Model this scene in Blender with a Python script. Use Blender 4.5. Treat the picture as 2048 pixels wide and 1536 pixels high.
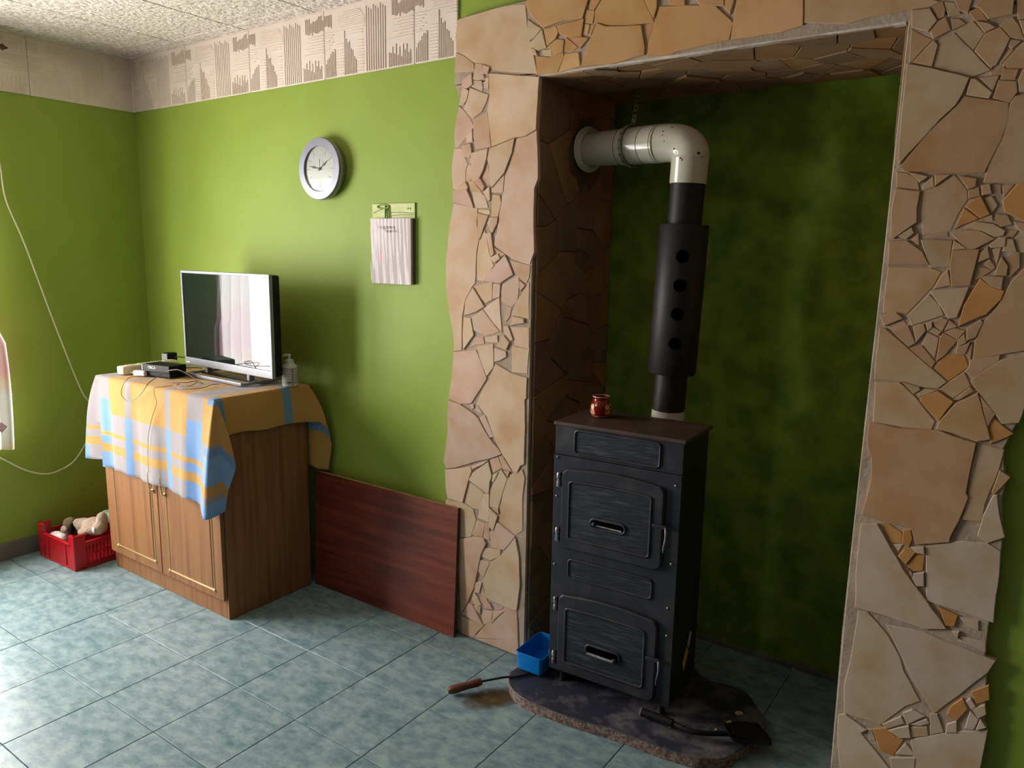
import bpy, bmesh, math, random
from mathutils import Vector, Matrix, noise
random.seed(7)
for o in list(bpy.data.objects): bpy.data.objects.remove(o)
scene = bpy.context.scene
COL = scene.collection
PI = math.pi

# ------------------------------------------------------------------ camera
CAM = Vector((4.3163, -2.3907, 1.6357)); YAW, PITCH, ROLL, FPX = 0.6121, -0.1720, 0.0173, 1499.39
_f = Vector((-math.sin(YAW)*math.cos(PITCH), math.cos(YAW)*math.cos(PITCH), math.sin(PITCH)))
_r = Vector((math.cos(YAW), math.sin(YAW), 0)); _u = _r.cross(_f)
CR = _r*math.cos(ROLL)+_u*math.sin(ROLL); CU = -_r*math.sin(ROLL)+_u*math.cos(ROLL); CF = _f
cd = bpy.data.cameras.new('camera'); cd.sensor_width = 36; cd.lens = FPX*36/2048; cd.clip_start = .05
cam = bpy.data.objects.new('camera', cd); COL.objects.link(cam)
m3 = Matrix((CR, CU, -CF)).transposed().to_4x4(); m3.translation = CAM
cam.matrix_world = m3; scene.camera = cam

# ------------------------------------------------------------------ light
WIN_Y0, WIN_Y1, WIN_Z0, WIN_Z1 = -2.35, -0.88, 0.46, 2.10
w = bpy.data.worlds.new('overcast_sky'); scene.world = w; w.use_nodes = True
wn = w.node_tree.nodes; wl = w.node_tree.links
bg = wn['Background']; bg.inputs['Color'].default_value = (1.0, 0.965, 0.93, 1); bg.inputs['Strength'].default_value = 29.0
pl = bpy.data.lights.new('window_portal', 'AREA'); pl.shape = 'RECTANGLE'; pl.size = 1.64; pl.size_y = 1.47; pl.cycles.is_portal = True
po = bpy.data.objects.new('window_portal', pl); COL.objects.link(po)
po.location = (-0.16, (WIN_Y0+WIN_Y1)/2, (WIN_Z0+WIN_Z1)/2); po.rotation_euler = (0, -PI/2, 0)
vs = scene.view_settings
vs.view_transform = 'Standard'; vs.look = 'None'; vs.gamma = 1; vs.exposure = 0.0; vs.use_curve_mapping = False

# ------------------------------------------------------------------ helpers
def ray(px, py): return CF + CR*((px-1024)/FPX) - CU*((py-768)/FPX)
def ony(px, py, y): d = ray(px, py); return CAM + d*((y-CAM.y)/d.y)
def onx(px, py, x): d = ray(px, py); return CAM + d*((x-CAM.x)/d.x)
def onz(px, py, z): d = ray(px, py); return CAM + d*((z-CAM.z)/d.z)

MATS = {}
def mat(name, col, rough=.6, metal=0., col2=None, nscale=6., namt=1., nstretch=(1,1,1), bump=0., bscale=30., bdist=.003,
        objcol=False, trans=0., spec=.5, rnd=True, detail=5., contrast=(.35,.65), coat=0., bstretch=None, ior=1.45, nrough=.5):
    if name in MATS: return MATS[name]
    m = bpy.data.materials.new(name); m.use_nodes = True; MATS[name] = m
    n = m.node_tree.nodes; l = m.node_tree.links; b = n['Principled BSDF']
    b.inputs['Roughness'].default_value = rough; b.inputs['Metallic'].default_value = metal
    b.inputs['Specular IOR Level'].default_value = spec; b.inputs['IOR'].default_value = ior
    b.inputs['Transmission Weight'].default_value = trans; b.inputs['Coat Weight'].default_value = coat
    tc = n.new('ShaderNodeTexCoord'); oi = n.new('ShaderNodeObjectInfo')
    vec = tc.outputs['Object']
    if rnd:
        mul = n.new('ShaderNodeVectorMath'); mul.operation = 'SCALE'; mul.inputs['Scale'].default_value = 37.0
        cmb = n.new('ShaderNodeCombineXYZ')
        for k in range(3): l.new(oi.outputs['Random'], cmb.inputs[k])
        l.new(cmb.outputs[0], mul.inputs[0])
        add = n.new('ShaderNodeVectorMath'); l.new(vec, add.inputs[0]); l.new(mul.outputs[0], add.inputs[1]); vec = add.outputs[0]
    c4 = (*col, 1)
    src = None
    if objcol:
        src = oi.outputs['Color']
    if col2 is not None:
        mp = n.new('ShaderNodeMapping'); mp.inputs['Scale'].default_value = nstretch; l.new(vec, mp.inputs['Vector'])
        nt = n.new('ShaderNodeTexNoise'); nt.inputs['Scale'].default_value = nscale; nt.inputs['Detail'].default_value = detail; nt.inputs['Roughness'].default_value = nrough
        l.new(mp.outputs[0], nt.inputs['Vector'])
        mr = n.new('ShaderNodeMapRange'); mr.inputs['From Min'].default_value = contrast[0]; mr.inputs['From Max'].default_value = contrast[1]
        mr.inputs['To Max'].default_value = namt
        l.new(nt.outputs['Fac'], mr.inputs['Value'])
        mx = n.new('ShaderNodeMix'); mx.data_type = 'RGBA'
        l.new(mr.outputs[0], mx.inputs['Factor'])
        if src: l.new(src, mx.inputs[6])
        else: mx.inputs[6].default_value = c4
        if objcol:
            mm = n.new('ShaderNodeMix'); mm.data_type = 'RGBA'; mm.blend_type = 'MULTIPLY'; mm.inputs['Factor'].default_value = 1
            l.new(src, mm.inputs[6]); mm.inputs[7].default_value = (*col2, 1); l.new(mm.outputs[2], mx.inputs[7])
        else: mx.inputs[7].default_value = (*col2, 1)
        src = mx.outputs[2]
    if src: l.new(src, b.inputs['Base Color'])
    else: b.inputs['Base Color'].default_value = c4
    if bump:
        mp2 = n.new('ShaderNodeMapping'); mp2.inputs['Scale'].default_value = bstretch or (1,1,1); l.new(vec, mp2.inputs['Vector'])
        nb = n.new('ShaderNodeTexNoise'); nb.inputs['Scale'].default_value = bscale; nb.inputs['Detail'].default_value = 4
        l.new(mp2.outputs[0], nb.inputs['Vector'])
        bp = n.new('ShaderNodeBump'); bp.inputs['Strength'].default_value = bump; bp.inputs['Distance'].default_value = bdist
        l.new(nb.outputs['Fac'], bp.inputs['Height']); l.new(bp.outputs[0], b.inputs['Normal'])
    return m

def mesh_obj(name, bm, m, parent=None, loc=None, smooth=None):
    bmesh.ops.recalc_face_normals(bm, faces=bm.faces)
    me = bpy.data.meshes.new(name); bm.to_mesh(me); bm.free()
    if smooth is not None:
        me.shade_smooth(); me.set_sharp_from_angle(angle=math.radians(smooth))
    if m: me.materials.append(m)
    o = bpy.data.objects.new(name, me); COL.objects.link(o)
    if parent: o.parent = parent
    if loc is not None: o.location = loc
    return o
def tag(o, label=None, cat=None, group=None, kind=None):
    if label: o['label'] = label
    if cat: o['category'] = cat
    if group: o['group'] = group
    if kind: o['kind'] = kind
    return o
def thing(name, label, cat, loc=(0,0,0), rotz=0, group=None):
    o = bpy.data.objects.new(name, None); COL.objects.link(o); o.empty_display_size = .05
    o.location = loc; o.rotation_euler = (0, 0, rotz)
    return tag(o, label, cat, group)
def struct(o): o['kind'] = 'structure'; return o

def BM(): return bmesh.new()
def box(bm, x0, x1, y0, y1, z0, z1, bev=0., seg=2, M=None):
    r = bmesh.ops.create_cube(bm, size=1)
    vs_ = r['verts']
    for v in vs_:
        v.co = Vector(((x0+x1)/2+v.co.x*(x1-x0), (y0+y1)/2+v.co.y*(y1-y0), (z0+z1)/2+v.co.z*(z1-z0)))
    if M is not None:
        for v in vs_: v.co = M @ v.co
    if bev:
        es = list({e for v in vs_ for e in v.link_edges})
        bmesh.ops.bevel(bm, geom=es, offset=bev, segments=seg, affect='EDGES', profile=.5)
    return bm
def bx(*a, **k): return box(BM(), *a, **k)
def lathe(bm, prof, seg=32, M=None, cap=True):
    rings = []
    for (r, z) in prof:
        ring = []
        for i in range(seg):
            a = 2*PI*i/seg; p = Vector((r*math.cos(a), r*math.sin(a), z))
            ring.append(bm.verts.new(M @ p if M else p))
        rings.append(ring)
    for a, b in zip(rings, rings[1:]):
        for i in range(seg): bm.faces.new((a[i], a[(i+1)%seg], b[(i+1)%seg], b[i]))
    if cap:
        bm.faces.new(rings[0]); bm.faces.new(rings[-1])
    return bm
def tube(bm, path, rad, seg=8, closed=False, cap=True):
    P = [Vector(p) for p in path]; n = len(P)
    rads = rad if isinstance(rad, (list, tuple)) else [rad]*n
    rings = []; prev = None
    for i in range(n):
        if closed: t = P[(i+1)%n]-P[i-1]
        else: t = P[min(i+1, n-1)]-P[max(i-1, 0)]
        if t.length < 1e-9: t = Vector((0,0,1))
        t.normalize()
        if prev is None:
            a = Vector((0,0,1)) if abs(t.z) < .9 else Vector((1,0,0))
            nrm = (a-t*a.dot(t)).normalized()
        else:
            nrm = prev-t*prev.dot(t)
            nrm = nrm.normalized() if nrm.length > 1e-6 else t.orthogonal().normalized()
        prev = nrm; bn = t.cross(nrm)
        rings.append([bm.verts.new(P[i]+(nrm*math.cos(2*PI*k/seg)+bn*math.sin(2*PI*k/seg))*rads[i]) for k in range(seg)])
    m_ = n if closed else n-1
    for i in range(m_):
        a, b = rings[i], rings[(i+1)%n]
        for k in range(seg): bm.faces.new((a[k], a[(k+1)%seg], b[(k+1)%seg], b[k]))
    if cap and not closed:
        bm.faces.new(rings[0]); bm.faces.new(rings[-1])
    return bm
def smooth_path(pts, sub=8):
    P = [Vector(p) for p in pts]; out = []
    for i in range(len(P)-1):
        p0 = P[max(i-1,0)]; p1 = P[i]; p2 = P[i+1]; p3 = P[min(i+2, len(P)-1)]
        for k in range(sub):
            t = k/sub
            out.append(.5*((2*p1)+(-p0+p2)*t+(2*p0-5*p1+4*p2-p3)*t*t+(-p0+3*p1-3*p2+p3)*t**3))
    out.append(P[-1]); return out
def prism(bm, poly, d0, d1, frame=None, bev=0., bside=1):
    """polygon (u,v) extruded along the third axis from d0 to d1 (d1 = front); optional bevelled front rim"""
    fr = frame or (lambda u, v, d: Vector((u, v, d)))
    back = [bm.verts.new(fr(u, v, d0)) for u, v in poly]
    if bev:
        s = 1 if d1 > d0 else -1
        mid = [bm.verts.new(fr(u, v, d1-s*bev)) for u, v in poly]
        ins = inset(poly, bev)
        front = [bm.verts.new(fr(u, v, d1)) for u, v in ins]
        rings = [back, mid, front]
    else:
        front = [bm.verts.new(fr(u, v, d1)) for u, v in poly]; rings = [back, front]
    n = len(poly)
    for a, b in zip(rings, rings[1:]):
        for i in range(n): bm.faces.new((a[i], a[(i+1)%n], b[(i+1)%n], b[i]))
    bm.faces.new(front); bm.faces.new(back)
    return bm
def area2(p): return sum(p[i][0]*p[(i+1)%len(p)][1]-p[(i+1)%len(p)][0]*p[i][1] for i in range(len(p)))
def inset(poly, d):
    s = 1 if area2(poly) > 0 else -1
    n = len(poly); out = []
    for i in range(n):
        a = Vector(poly[i-1]); b = Vector(poly[i]); c = Vector(poly[(i+1)%n])
        e1 = (b-a); e2 = (c-b)
        if e1.length < 1e-9 or e2.length < 1e-9: out.append(tuple(b)); continue
        e1.normalize(); e2.normalize()
        n1 = Vector((-e1.y, e1.x))*s; n2 = Vector((-e2.y, e2.x))*s
        k = n1+n2
        k = k/max(.5, 1+n1.dot(n2))
        if k.length > 1.8: k = k.normalized()*1.8
        out.append(tuple(b+k*d))
    return out
def rrect(u0, u1, v0, v1, r, n=4, arch=0.):
    pts = []
    for (cx, cy, a0) in ((u1-r, v1-r, 0), (u0+r, v1-r, 90), (u0+r, v0+r, 180), (u1-r, v0+r, 270)):
        for k in range(n+1):
            a = math.radians(a0+90*k/n); pts.append((cx+r*math.cos(a), cy+r*math.sin(a)))
        if a0 == 0 and arch:
            for k in range(1, 10):
                t = k/10; pts.append((u1-r-(u1-u0-2*r)*t, v1+arch*math.sin(PI*t)))
    return pts
def text_mesh(name, s, size, m, M, parent=None, ext=.0004, align='LEFT'):
    cu = bpy.data.curves.new(name, 'FONT'); cu.body = s; cu.size = size; cu.extrude = ext; cu.align_x = align; cu.resolution_u = 2
    to = bpy.data.objects.new(name+'_tmp', cu); COL.objects.link(to)
    dg = bpy.context.evaluated_depsgraph_get()
    me = bpy.data.meshes.new_from_object(to.evaluated_get(dg)); bpy.data.objects.remove(to)
    me.name = name; me.transform(M); me.materials.clear(); me.materials.append(m)
    o = bpy.data.objects.new(name, me); COL.objects.link(o)
    if parent: o.parent = parent
    return o
FRONT = Matrix(((1,0,0,0),(0,0,-1,0),(0,1,0,0),(0,0,0,1)))   # text plane facing -y

# ------------------------------------------------------------------ materials
M_green = mat('green_wall_paint', (.288,.385,.056), .55, spec=.3, col2=(.262,.355,.048), nscale=3, bump=.12, bscale=60, bdist=.002, rnd=False)
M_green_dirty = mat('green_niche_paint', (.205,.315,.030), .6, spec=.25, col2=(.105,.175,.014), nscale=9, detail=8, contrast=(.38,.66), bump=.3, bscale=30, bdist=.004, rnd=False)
M_grout = mat('floor_grout', (.20,.20,.19), .8, bump=.2, bscale=80)
M_tile = mat('floor_tile_glaze', (.29,.375,.385), .33, col2=(.105,.195,.225), spec=.38, nscale=15, detail=12, nrough=.68, contrast=(.36,.66), bump=.06, bscale=40, bdist=.001, nstretch=(1,1.6,1))
M_ceil = mat('ceiling_plaster', (.74,.65,.58), .9, bump=.4, bscale=60, bdist=.003, rnd=False)
M_ctile = mat('popcorn_foam_tile', (.82,.735,.67), .9, col2=(.62,.54,.48), nscale=48, detail=3, contrast=(.42,.6), bump=1.0, bscale=48, bdist=.02)
M_frieze = mat('frieze_foam', (.82,.70,.62), .7, col2=(.74,.61,.52), nscale=3)
M_mortar = mat('grey_mortar', (.47,.365,.275), .95, col2=(.36,.275,.205), nscale=14, bump=.6, bscale=90, bdist=.004, rnd=False)
M_plaster = mat('white_plaster', (.70,.62,.54), .9, col2=(.50,.42,.34), nscale=12, bump=.6, bscale=70, bdist=.004)
M_stone = mat('sandstone', (1,1,1), .78, col2=(.84,.70,.50), nscale=8, detail=9, namt=.9, contrast=(.42,.72), objcol=True, bump=.35, bscale=28, bdist=.003, spec=.3)
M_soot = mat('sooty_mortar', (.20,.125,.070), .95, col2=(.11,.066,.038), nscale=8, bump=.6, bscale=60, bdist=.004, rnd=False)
M_skirt = mat('skirting_tile', (.20,.20,.165), .45, col2=(.13,.13,.11), nscale=8)
M_white = mat('white_paint', (.78,.77,.74), .45)
M_oak = mat('oak_laminate', (.30,.135,.053), .5, spec=.35, col2=(.145,.058,.024), nscale=2.6, nstretch=(16,16,.7), detail=7, contrast=(.42,.85), rnd=False)
M_oakside = M_oak
M_gold = mat('gold_trim', (.80,.58,.30), .3, .9)
M_red = mat('mahogany_laminate', (.150,.024,.012), .42, col2=(.26,.058,.024), nscale=2.6, nstretch=(.9,14,14), detail=6, contrast=(.4,.7), rnd=False)
M_chip = mat('chipboard_edge', (.42,.27,.14), .8, col2=(.3,.18,.09), nscale=60)
M_black = mat('black_plastic', (.010,.010,.011), .5, spec=.22)
M_silver = mat('silver_plastic', (.27,.28,.31), .38, .25)
M_screen = mat('tv_screen', (.010,.015,.014), .03, spec=.35)
M_iron = mat('blackened_stove_iron', (.028,.029,.038), .45, .25, col2=(.060,.056,.064), nscale=9, detail=8, contrast=(.48,.72), bump=.25, bscale=60, bdist=.002, rnd=False)
M_iron2 = mat('grained_stove_panel', (.024,.027,.038), .45, .25, col2=(.075,.075,.088), nscale=9, nstretch=(1,1,9), detail=6, contrast=(.5,.75), bump=.8, bscale=22, bdist=.004, bstretch=(1,1,9), rnd=False)
M_rust = mat('rusty_top_plate', (.085,.048,.032), .6, .1, col2=(.045,.030,.024), nscale=7, bump=.2, bscale=50, rnd=False)
M_ironside = mat('stove_side_sheet', (.016,.016,.017), .5, .2)
M_steel = mat('worn_steel', (.42,.41,.42), .4, .8, col2=(.18,.17,.17), nscale=40)
M_pipeblk = mat('matt_black_pipe', (.016,.014,.013), .5, spec=.3, col2=(.022,.019,.018), nscale=6)
M_hole = mat('vent_tube_inside', (.001,.001,.001), .9, spec=.0)
M_enamel = mat('cream_enamel', (.62,.60,.48), .22, col2=(.50,.46,.34), nscale=5, contrast=(.5,.8), coat=.3)
M_chipm = mat('enamel_chip', (.02,.014,.01), .7)
M_chain = mat('chain_metal', (.42,.39,.29), .45, .0, col2=(.22,.18,.12), nscale=20)
M_slab = mat('hearth_slab', (.028,.030,.048), .5, col2=(.17,.155,.16), nscale=8, detail=12, nrough=.68, contrast=(.47,.66), bump=.3, bscale=60, bdist=.003, rnd=False)
M_slabedge = mat('terrazzo_edge', (.27,.195,.16), .8, col2=(.12,.085,.07), nscale=70, detail=3, contrast=(.42,.6), bump=.7, bscale=90, bdist=.004, rnd=False)
M_blue = mat('blue_plastic', (.0,.19,.62), .35)
M_redpl = mat('red_plastic', (.40,.004,.012), .32, spec=.6)
M_plush = mat('cream_plush', (.56,.43,.34), .95, col2=(.44,.33,.25), nscale=18, bump=1., bscale=120, bdist=.006)
M_plush_dk = mat('brown_plush', (.22,.155,.085), .95, bump=1., bscale=120, bdist=.006)
M_plush_bk = mat('dark_ear_plush', (.014,.010,.009), .95, bump=1., bscale=120, bdist=.005)
M_plush_wh = mat('white_plush', (.72,.68,.68), .95, bump=1., bscale=90, bdist=.006)
M_plush_gr = mat('green_plush', (.24,.33,.24), .95, col2=(.42,.46,.36), nscale=20, bump=1., bscale=100, bdist=.006)
M_cable_w = mat('cream_cable', (.72,.68,.46), .5)
M_cable_g = mat('grey_cable', (.23,.165,.12), .5)
M_cream = mat('cream_plastic', (.74,.66,.50), .4)
M_wood = mat('turned_wood_handle', (.16,.055,.024), .45, col2=(.08,.025,.012), nscale=12, nstretch=(1,1,1))
M_paper = mat('paper', (.56,.50,.50), .7)
M_ink = mat('ink', (.07,.05,.05), .8)
M_clockface = mat('clock_face', (.56,.49,.42), .6)
M_brushed = mat('brushed_clock_ring', (.24,.24,.29), .42, .6)
M_glass = mat('window_glass', (1,1,1), .02, trans=1.)
M_yellow = mat('yellow_sticker', (.62,.42,.02), .6)
M_chipwood = mat('wood_chip', (.55,.42,.20), .8)

# glass that lets daylight straight through (thin pane)
def thin_glass(name, tint=(1,1,1), refl=.06):
    m = bpy.data.materials.new(name); m.use_nodes = True; n = m.node_tree.nodes; l = m.node_tree.links
    n.remove(n['Principled BSDF']); out = n['Material Output']
    t = n.new('ShaderNodeBsdfTransparent'); t.inputs[0].default_value = (*tint, 1)
    g = n.new('ShaderNodeBsdfGlossy'); g.inputs['Roughness'].default_value = .03
    x = n.new('ShaderNodeMixShader'); x.inputs[0].default_value = refl
    l.new(t.outputs[0], x.inputs[1]); l.new(g.outputs[0], x.inputs[2]); l.new(x.outputs[0], out.inputs[0]); return m
M_pane = thin_glass('window_pane')
M_sleeve = thin_glass('clear_plastic_sleeve', (.97,.95,.95), .014)
M_lens = thin_glass('clock_lens', (1,1,1), .025)

# ------------------------------------------------------------------ room shell
RX, RY, RZ = 6.4, -5.4, 2.677
NX0, NX1, ND, NZ = 2.735, 3.945, .575, 2.268       # niche opening
ZB = 2.384                                          # lower edge of the frieze
def slab(name, *a, m, kind=True):
    o = mesh_obj(name, bx(*a), m); struct(o); return o
fl = mesh_obj('floor', bx(-.2, RX+.2, RY-.2, .8, -.12, -.008), M_grout); struct(fl)
ce = mesh_obj('ceiling', bx(-.2, RX+.2, RY-.2, .8, RZ+.001, RZ+.12), M_ceil); struct(ce)
bm = BM()
box(bm, -.2, NX0, 0, ND+.2, 0, RZ); box(bm, NX1, RX+.2, 0, ND+.2, 0, RZ); box(bm, NX0, NX1, 0, ND+.2, NZ+.02, RZ)
wb = mesh_obj('wall_back', bm, M_green); struct(wb)
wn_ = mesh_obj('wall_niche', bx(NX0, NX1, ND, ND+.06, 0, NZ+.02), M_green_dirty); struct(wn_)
bm = BM()
box(bm, -.2, 0, WIN_Y1, 0, 0, RZ); box(bm, -.2, 0, RY, WIN_Y0, 0, RZ)
box(bm, -.2, 0, WIN_Y0, WIN_Y1, 0, WIN_Z0); box(bm, -.2, 0, WIN_Y0, WIN_Y1, WIN_Z1, RZ)
struct(mesh_obj('wall_left', bm, M_green))
M_lowbounce = mat('low_bounce_wall', (.10,.055,.03), .6, col2=(.07,.038,.02), nscale=3, nstretch=(8,8,.6))  # invented dark finish for the unseen walls, to cut bounce light
struct(mesh_obj('wall_right', bx(RX, RX+.2, RY, 0, 0, RZ), M_lowbounce))
struct(mesh_obj('wall_front', bx(-.2, RX+.2, RY-.2, RY, 0, RZ), M_lowbounce))

# floor tiles on the grid measured in the photograph
S_T, OX, OY = .333, .6585, -.8491
gap = .0012
def tile_rect(x0, x1, y0, y1, full):
    poly = [(x0,y0),(x1,y0),(x1,y1),(x0,y1)]
    return poly
full_me = None; far_bm = BM()
def put_tile(x0, x1, y0, y1, gx0, gx1, gy0, gy1):
    """x0.. clipped tile; g* tell which sides lie on a joint"""
    a0 = x0+(gap if gx0 else 0); a1 = x1-(gap if gx1 else 0); b0 = y0+(gap if gy0 else 0); b1 = y1-(gap if gy1 else 0)
    if a1-a0 < .01 or b1-b0 < .01: return
    global full_me
    cx, cy = (a0+a1)/2, (b0+b1)/2
    if cx > 4.8 or cy < -2.2:
        prism(far_bm, [(a0,b0),(a1,b0),(a1,b1),(a0,b1)], -.008, 0, bev=.0012); return
    isfull = gx0 and gx1 and gy0 and gy1 and abs((x1-x0)-S_T) < 1e-4 and abs((y1-y0)-S_T) < 1e-4
    if isfull and full_me:
        o = bpy.data.objects.new('floor_tile', full_me); COL.objects.link(o); o.parent = fl
    else:
        hx, hy = (a1-a0)/2, (b1-b0)/2
        o = mesh_obj('floor_tile', prism(BM(), [(-hx,-hy),(hx,-hy),(hx,hy),(-hx,hy)], -.008, 0, bev=.0012), M_tile, fl)
        if isfull: full_me = o.data
    o.location = (cx, cy, random.uniform(-.0006,.0006))
def tiles_in(X0, X1, Y0, Y1):
    for i in range(-3, 20):
        for j in range(-16, 6):
            x0 = OX+i*S_T; y0 = OY+j*S_T; x1 = x0+S_T; y1 = y0+S_T
            c = (max(x0,X0), min(x1,X1), max(y0,Y0), min(y1,Y1))
            if c[1]-c[0] < .012 or c[3]-c[2] < .012: continue
            put_tile(*c, x0 >= X0, x1 <= X1, y0 >= Y0, y1 <= Y1)
tiles_in(0, RX, RY, 0); tiles_in(NX0, NX1, 0, ND)
tag(mesh_obj('floor_tile', far_bm, M_tile, fl), kind='stuff')

# popcorn ceiling tiles
ctm = None
for i in range(-1, 14):
    for j in range(-12, 2):
        x0 = .056+.5*i; y0 = -.593+.5*j; x1 = x0+.5; y1 = y0+.5
        c = (max(x0,.0), min(x1,RX), max(y0,RY), min(y1,0))
        if c[1]-c[0] < .02 or c[3]-c[2] < .02: continue
        hx, hy = (c[1]-c[0])/2-.003, (c[3]-c[2])/2-.003
        fullt = abs(hx-.247) < 1e-4 and abs(hy-.247) < 1e-4
        if fullt and ctm: o = bpy.data.objects.new('ceiling_tile', ctm); COL.objects.link(o); o.parent = ce
        else:
            o = mesh_obj('ceiling_tile', prism(BM(), [(-hx,-hy),(hx,-hy),(hx,hy),(-hx,hy)], 0, -.009, bev=.004), M_ctile, ce)
            if fullt: ctm = o.data
        o.location = ((c[0]+c[1])/2, (c[2]+c[3])/2, RZ)

# frieze: moulded foam tiles with a meander of ribs, .534 m repeat
FW, FH = .534, RZ-.010-ZB
def frieze_mesh(wid=FW):
    rnd = random.Random(3)
    bm = BM()
    box(bm, .001, wid-.001, -.008, 0, 0, FH, bev=.002, seg=1)
    def hr(u0, u1, v, t=.0034): 
        if u0 >= wid-.004: return
        box(bm, u0, min(u1, wid-.003), -.0112, -.007, v-t/2, v+t/2, bev=.0014, seg=1)
    def vr(u, v0, v1, t=.0036):
        if u > wid-.006: return
        box(bm, u-t/2, u+t/2, -.0112, -.007, v0, v1, bev=.0014, seg=1)
    k = FW/.705
    U = lambda c: (c-905)/705*FW
    # right of the joint: comb of short horizontals under one long rib
    hr(U(908), U(1240), FH*.66)
    for i in range(7): hr(U(908), U(990-18*(i%3)), FH*(.62-.035*i))
    for i in range(9): hr(U(1010+6*abs(i-4)), U(1240-9*max(0,i-4)), FH*(.70+.026*i))
    hr(U(1120), U(1225), FH*.58); hr(U(1150), U(1225), FH*.62)
    for i in range(11): hr(U(1012), U(1066), FH*(.04+.043*i))
    for i in range(11): hr(U(1180), U(1228), FH*(.04+.043*i))
    for i in range(7): vr(U(918+13*i), .004, FH*(.24+.035*i+rnd.uniform(-.04,.04)))
    for i in range(8): vr(U(1076+13*i), .004, FH*(.62-.06*i+rnd.uniform(-.05,.05)))
    # tall reeds
    for i in range(9): vr(U(1252+18*i), .004, FH*(.93-.03*(i%3)), .0042)
    # left of the next joint
    for i in range(7): vr(U(1425+26*i), .004, FH*(.26+rnd.uniform(-.06,.08)))
    for i in range(6): vr(U(1438+26*i), .004, FH*(.18+rnd.uniform(-.05,.05)))
    hr(U(1430), U(1604), FH*.40)
    for i in range(6): hr(U(1490-(i%2)*30), U(1604), FH*(.44+.042*i))
    for i in range(14): vr(U(1450+11.5*i), FH*(.70+rnd.uniform(-.03,.03)), FH*(.90+rnd.uniform(-.05,.05)), .003)
    for i in range(6): vr(U(910+11.5*i), FH*(.74+rnd.uniform(-.03,.03)), FH*(.92), .003)
    return bm
tr = mesh_obj('trim_1', bx(0, RX, -.012, 0, RZ-.011, RZ-.001), M_frieze); struct(tr)
fm = None
for i in range(5):
    wid = FW if i < 4 else 2.36-4*FW
    x0 = i*FW
    if i < 4 and fm: o = bpy.data.objects.new('frieze_tile', fm); COL.objects.link(o); o.parent = tr
    else:
        o = mesh_obj('frieze_tile', frieze_mesh(wid), M_frieze, tr)
        if i == 0: fm = o.data
    o.location = (x0, -.0002, ZB)
tr2 = mesh_obj('trim_2', bx(0, .012, RY, 0, RZ-.011, RZ-.001), M_frieze); struct(tr2)
for i in range(10):
    y0 = -.010-i*FW
    if y0-FW < RY: break
    o = bpy.data.objects.new('frieze_tile', fm); COL.objects.link(o); o.parent = tr2
    o.rotation_euler = (0, 0, PI/2); o.location = (.0002, y0-FW, ZB)
struct(mesh_obj('trim_3', tube(BM(), [(.010,-.010,ZB), (.010,-.010,RZ-.005)], .006, 8), M_frieze))

# skirting tiles along the left wall, strip in the niche
sk = mesh_obj('baseboard_left', bx(0, .002, RY, -.02, 0, .088), M_mortar); struct(sk)
y = -.02
while y-.33 > RY:
    mesh_obj('skirting_tile', bx(.0015, .010, y-.331, y, .001, .092, bev=.0015, seg=1), M_skirt, sk); y -= .333
struct(mesh_obj('baseboard_niche', bx(NX0+.02, NX1-.02, ND-.012, ND, 0, .022, bev=.003), M_skirt))

# window in the left wall
wi = thing('window_1', 'white framed double casement window in the left wall', 'window'); wi['kind'] = 'structure'
del wi['category']
def wpart(name, *a, m=M_white, bev=.004): return mesh_obj(name, bx(*a, bev=bev, seg=1), m, wi)
ym = (WIN_Y0+WIN_Y1)/2
wpart('window_frame', -.13, -.06, WIN_Y0, WIN_Y1, WIN_Z0, WIN_Z0+.06); wpart('window_frame', -.13, -.06, WIN_Y0, WIN_Y1, WIN_Z1-.06, WIN_Z1)
wpart('window_frame', -.13, -.06, WIN_Y0, WIN_Y0+.06, WIN_Z0+.06, WIN_Z1-.06); wpart('window_frame', -.13, -.06, WIN_Y1-.06, WIN_Y1, WIN_Z0+.06, WIN_Z1-.06)
wpart('mullion', -.135, -.05, ym-.05, ym+.05, WIN_Z0+.06, WIN_Z1-.06)
wpart('window_sill', -.06, .012, WIN_Y0, WIN_Y1-.03, WIN_Z0-.03, WIN_Z0)
for a, b in ((WIN_Y0+.06, ym-.05), (ym+.05, WIN_Y1-.06)):
    wpart('window_pane', -.098, -.094, a, b, WIN_Z0+.06, WIN_Z1-.06, m=M_pane, bev=0)

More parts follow.
